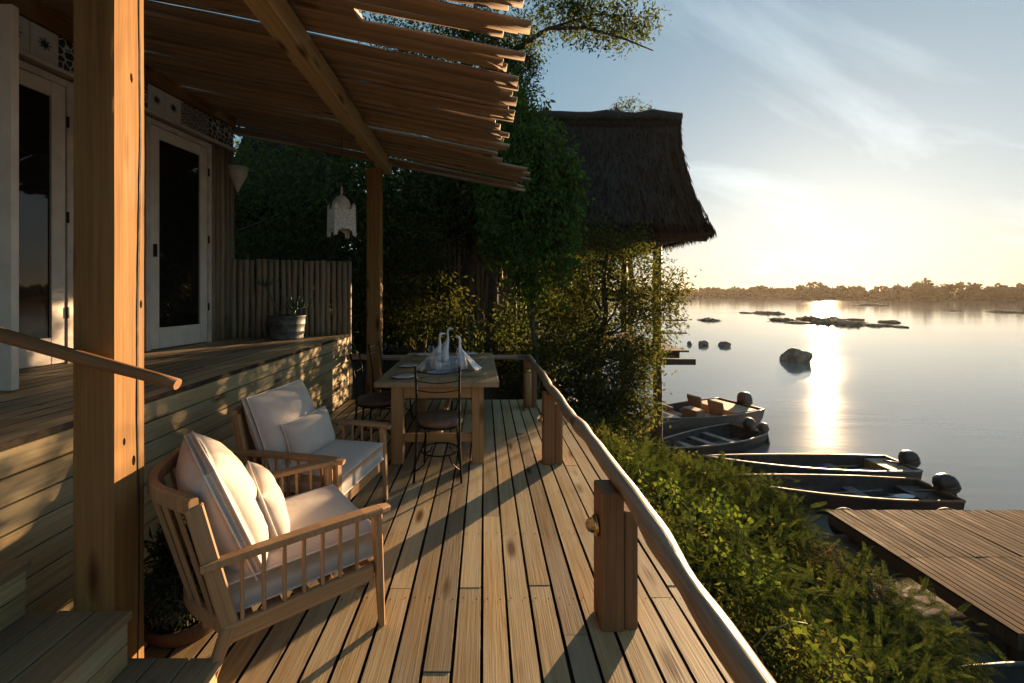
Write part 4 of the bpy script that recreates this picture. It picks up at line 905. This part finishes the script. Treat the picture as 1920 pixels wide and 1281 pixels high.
def outboard(t_, dep, s=1.0, col='motor_black', tilt=.25, y=0):
    m_ = Matrix.Translation((-.06, y, dep)) @ Matrix.Rotation(tilt, 4, 'Y') @ Matrix.Scale(s, 4)
    V = []; F = []; pr = [(-.02, .09, .07), (.02, .15, .10), (.07, .175, .115), (.075, .185, .122), (.2, .18, .12), (.29, .15, .10), (.335, .09, .065), (.345, .03, .02)]
    for z_, a, b_ in pr:
        for q in range(14):
            an = 2*math.pi*q/14; ca, sa = math.cos(an), math.sin(an); V.append((math.copysign(abs(ca)**.55, ca)*a-.10, math.copysign(abs(sa)**.55, sa)*b_, z_-.06)); V[-1] = (V[-1][0]+.12*max(0, z_-.1), V[-1][1], V[-1][2])
    for i in range(len(pr)-1):
        for q in range(14): j = (q+1) % 14; F.append((i*14+q, i*14+j, i*14+14+j, i*14+14+q))
    F.append(tuple(range(13, -1, -1))); F.append(tuple(range(len(V)-14, len(V))))
    mo = link('outboard_motor', pym('outboard_motor', V, F, True), col, t_); mo.matrix_basis = m_
    bar('motor_leg', (-.12, 0, -.04), (-.15, 0, -.75), .12, .16, 'motor_black', mo, (0, 1, 0), .02); bar('clamp', (.02, 0, -.2), (.0, 0, .08), .16, .08, 'aluminium', mo, (1, 0, 0), .008)
    tube('tiller', [(.05, 0, .0), (.3, .02, .06), (.5, .03, .10)], .02, 'motor_black', mo, n=6); tube('band', [(.19*math.cos(q*.4488)-.1, .126*math.sin(q*.4488), .07) for q in range(15)], .006, 'aluminium', mo, n=4, cap=False)
def paddle(t_, p0, p1, mat='paddle_blade'):
    p0, p1 = Vector(p0), Vector(p1); o = tube('paddle', [p0, p0.lerp(p1, .6), p1], .014, 'aluminium', t_, n=6); d = (p1-p0).normalized(); s = d.cross(Vector((0, 0, 1))).normalized()
    V = []; F = []; pr = [(0, .02), (.1, .07), (.22, .095), (.34, .09), (.42, .05), (.44, .01)]
    for a, w_ in pr:
        for sg, dz in ((-1, .012), (1, .012), (1, 0), (-1, 0)): V.append(p1+d*a+s*w_*sg+Vector((0, 0, dz)))
    for i in range(len(pr)-1):
        for q in range(4): j = (q+1) % 4; F.append((i*4+q, i*4+4+q, i*4+4+j, i*4+j))
    F += [(0, 1, 2, 3), (len(V)-1, len(V)-2, len(V)-3, len(V)-4)]; link('blade', pym('blade', V, F), mat, o)
def at_boat(name, label, sx, sy, ang, draft=.12, group='boats moored at the bank'): return thing(name, label, 'boat', (sx, sy, ZW-draft), ang, group)
# black boat by the jetty
b1 = at_boat('open_boat', 'black open boat with paddles and outboard motor moored beyond the jetty', 9.65, 9.05, R(177)); hb = boat_hull(b1, 4.8, 1.2, .52, 'hull_black', 'hull_inside', 'rail_post_wood')
for x_ in (1.5, 2.7, 3.7): thwart(b1, hb, 4.8, x_, .32, 'aluminium')
outboard(b1, .52, 1.15, tilt=.22); paddle(b1, (.9, -.3, .36), (2.5, .05, .40)); paddle(b1, (3.0, .3, .36), (1.0, .1, .40)); box('stern_locker', (.05, -.42, .2), (.55, .42, .42), 'hull_inside', b1)
b2 = at_boat('open_boat', 'dark green open boat with outboard motor behind the black boat', 10.25, 10.45, R(180)); hb = boat_hull(b2, 4.9, 1.1, .52, 'hull_green', 'hull_inside', 'aluminium')
for x_ in (1.5, 2.6, 3.7): thwart(b2, hb, 4.9, x_, .32, 'aluminium')
outboard(b2, .52, 1.1, 'motor_black', .05); paddle(b2, (.9, -.25, .36), (2.4, -.1, .40)); paddle(b2, (3.2, .2, .36), (1.4, .15, .40)); box('stern_locker', (.05, -.4, .2), (.6, .4, .50), 'tan_vinyl', b2)
for b_ in (b1, b2):
    box('fuel_tank', (.62, -.16, .16), (.95, .16, .36), 'motor_brown', b_, .03); tube('fuel_line', [(.7, .1, .36), (.4, .15, .42), (.1, .05, .55), (-.1, 0, .62)], .009, 'rubber', b_, n=5)
    tube('bow_rope', [(4.4, 0, .66), (4.5, .05, .5), (4.2, .12, .42), (3.9, .0, .40), (4.1, -.12, .40), (4.4, -.02, .42)], .012, 'rope', b_, n=5)
# skiff and speedboat by the lodge
b3 = at_boat('skiff', 'aluminium skiff with bench seats and raised outboard nearest the stilt', 8.15, 13.2, R(208)); hb = boat_hull(b3, 4.6, 1.35, .5, 'hull_black', 'hull_inside', 'aluminium')
for x_ in (1.3, 2.0, 2.7, 3.4): thwart(b3, hb, 4.6, x_, .40, 'aluminium', .2)
outboard(b3, .50, 1.05, 'motor_brown', .7); outboard(b3, .5, .9, 'motor_brown', .3, .4)
b4 = at_boat('speedboat', 'wider motorboat with tan seats and tall outboard behind the skiff', 9.2, 15.3, R(203)); hb = boat_hull(b4, 5.2, 2.0, .72, 'boat_white', 'hull_inside', 'boat_white', .1)
outboard(b4, .72, 1.45, 'motor_brown', -.05)
box('stern_bench', (.3, -.8, .25), (1.3, .8, .74), 'tan_vinyl', b4)
for y_ in (-.42, .42):
    box('seat', (1.75, y_-.28, .3), (2.25, y_+.28, .62), 'tan_vinyl', b4, .03); bar('seat_back', (1.78, y_-.28, .85), (1.78, y_+.28, .85), .09, .5, 'tan_vinyl', b4, (.25, 0, 1), .03)
box('console', (2.6, .1, .2), (3.0, .7, .95), 'tan_vinyl', b4, .03); box('fore_deck', (3.3, -.6, .66), (4.4, .6, .72), 'boat_white', b4, .02)
box('bench', (2.5, -.75, .25), (3.1, -.15, .58), 'tan_vinyl', b4, .03); bar('seat_back', (3.1, -.75, .82), (3.1, -.15, .82), .06, .12, 'aluminium', b4)
b5 = at_boat('open_boat', 'dark open boat cut off by the bottom right corner of the picture', 8.72, 4.02, R(176)); hb = boat_hull(b5, 4.7, 1.35, .55, 'hull_black', 'hull_inside', 'hull_inside')
for x_ in (2.4, 3.4): thwart(b5, hb, 4.7, x_, .36, 'aluminium')

# ------------------------------------------------------------------ rocks in the river
def rock(name, label, cat, x, y, rx, ry, rz_, seed, group='rocks in the river', sink=.3):
    import bmesh
    bm = bmesh.new(); bmesh.ops.create_icosphere(bm, subdivisions=4 if rx > 1.5 else 3, radius=1)
    for v in bm.verts:
        c = v.co.copy(); k_ = 1+(.28 if rx < 1.5 else .55)*noise.noise(c*1.3+Vector((seed, 0, 0)))+(.12 if rx < 1.5 else .5)*noise.noise(c*(3.1 if rx < 1.5 else 5)+Vector((0, seed, 0)))
        v.co = Vector((c.x*rx*k_, c.y*ry*k_, c.z*rz_*k_*(1 if rx < 1.5 else .25+2.2*abs(noise.noise(c*4.3+Vector((seed*2, 3, 0)))))))
    me = bpy.data.meshes.new(name); bm.to_mesh(me); bm.free(); me.polygons.foreach_set('use_smooth', [True]*len(me.polygons))
    return tag(link(name, me, 'rock', None, (x, y, ZW+rz_*(1-2*sink)), (0, 0, seed)), label, cat, group)
rock('boulder', 'single rounded boulder standing alone in the river', 'rock', 20.8, 28.5, .85, .8, .72, 3.0, None, .38)
rock('rock', 'small dark rock at the waterline left, nearer the lodge', 'rock', 19.0, 37.0, .55, .4, .3, 4.0); rock('rock', 'small dark rock at the waterline a little right of the lodge deck', 'rock', 20.6, 36.6, .5, .4, .28, 5.0)
rock('rock', 'tiny dark rock beside the lodge deck at the waterline', 'rock', 18.0, 37.4, .2, .2, .22, 6.0)
def px(x_, y_): s = (y_-548)/4.6; return (x_-908)/s, 800/s
for i, (x_, y_, w_, h_) in enumerate(((1470, 601, 44, 6), (1520, 600, 40, 9), (1545, 606, 50, 10), (1590, 609, 46, 9), (1560, 601, 44, 7), (1668, 605, 30, 7), (1600, 600, 30, 5), (1640, 611, 22, 6), (1655, 611, 16, 5), (1685, 613, 14, 4), (1440, 588, 52, 5), (1400, 587, 22, 3), (1630, 573, 54, 3), (1330, 601, 36, 5), (1892, 586, 52, 4), (1785, 583, 24, 2), (1575, 604, 60, 5), (1500, 606, 30, 4))):
    X, Y = px(x_, y_); s = 800/Y; rock('rocky_islet', {10: 'low rocky islet lying alone left of the main rocks', 11: 'smallest low rocky islet left of the main rocks', 12: 'thin rocky islet far out towards the opposite bank', 13: 'low rocky islet nearest the lodge tree', 14: 'low rocky islet at the right edge of the picture', 15: 'tiny rocky islet far out on the right'}.get(i, 'low flat rocky islet in the main cluster in the river'), 'rock', X, Y, w_/s/2, max(1.5, w_/s*.35), h_/s*.55, i*1.7+.3, 'low rocky islets', .3)

# ------------------------------------------------------------------ evening haze
V = [(x_, y_, z_) for x_ in (-420, 1500) for y_ in (-150, 1500) for z_ in (-6.5, 14.5)]
F = [(0, 1, 3, 2), (4, 6, 7, 5), (0, 4, 5, 1), (2, 3, 7, 6), (0, 2, 6, 4), (1, 5, 7, 3)]
hm = bpy.data.materials.new('haze_air'); hm.use_nodes = True; hn = hm.node_tree; hn.nodes.clear()
ho = hn.nodes.new('ShaderNodeOutputMaterial'); hv = hn.nodes.new('ShaderNodeVolumePrincipled'); hv.inputs['Color'].default_value = (1, .9, .76, 1)
hv.inputs['Density'].default_value = .00009; hv.inputs['Anisotropy'].default_value = .5; hn.links.new(hv.outputs[0], ho.inputs['Volume'])
M['haze_air'] = hm
tag(link('haze', pym('haze', V, F), 'haze_air'), 'warm evening haze over the river', kind='stuff')
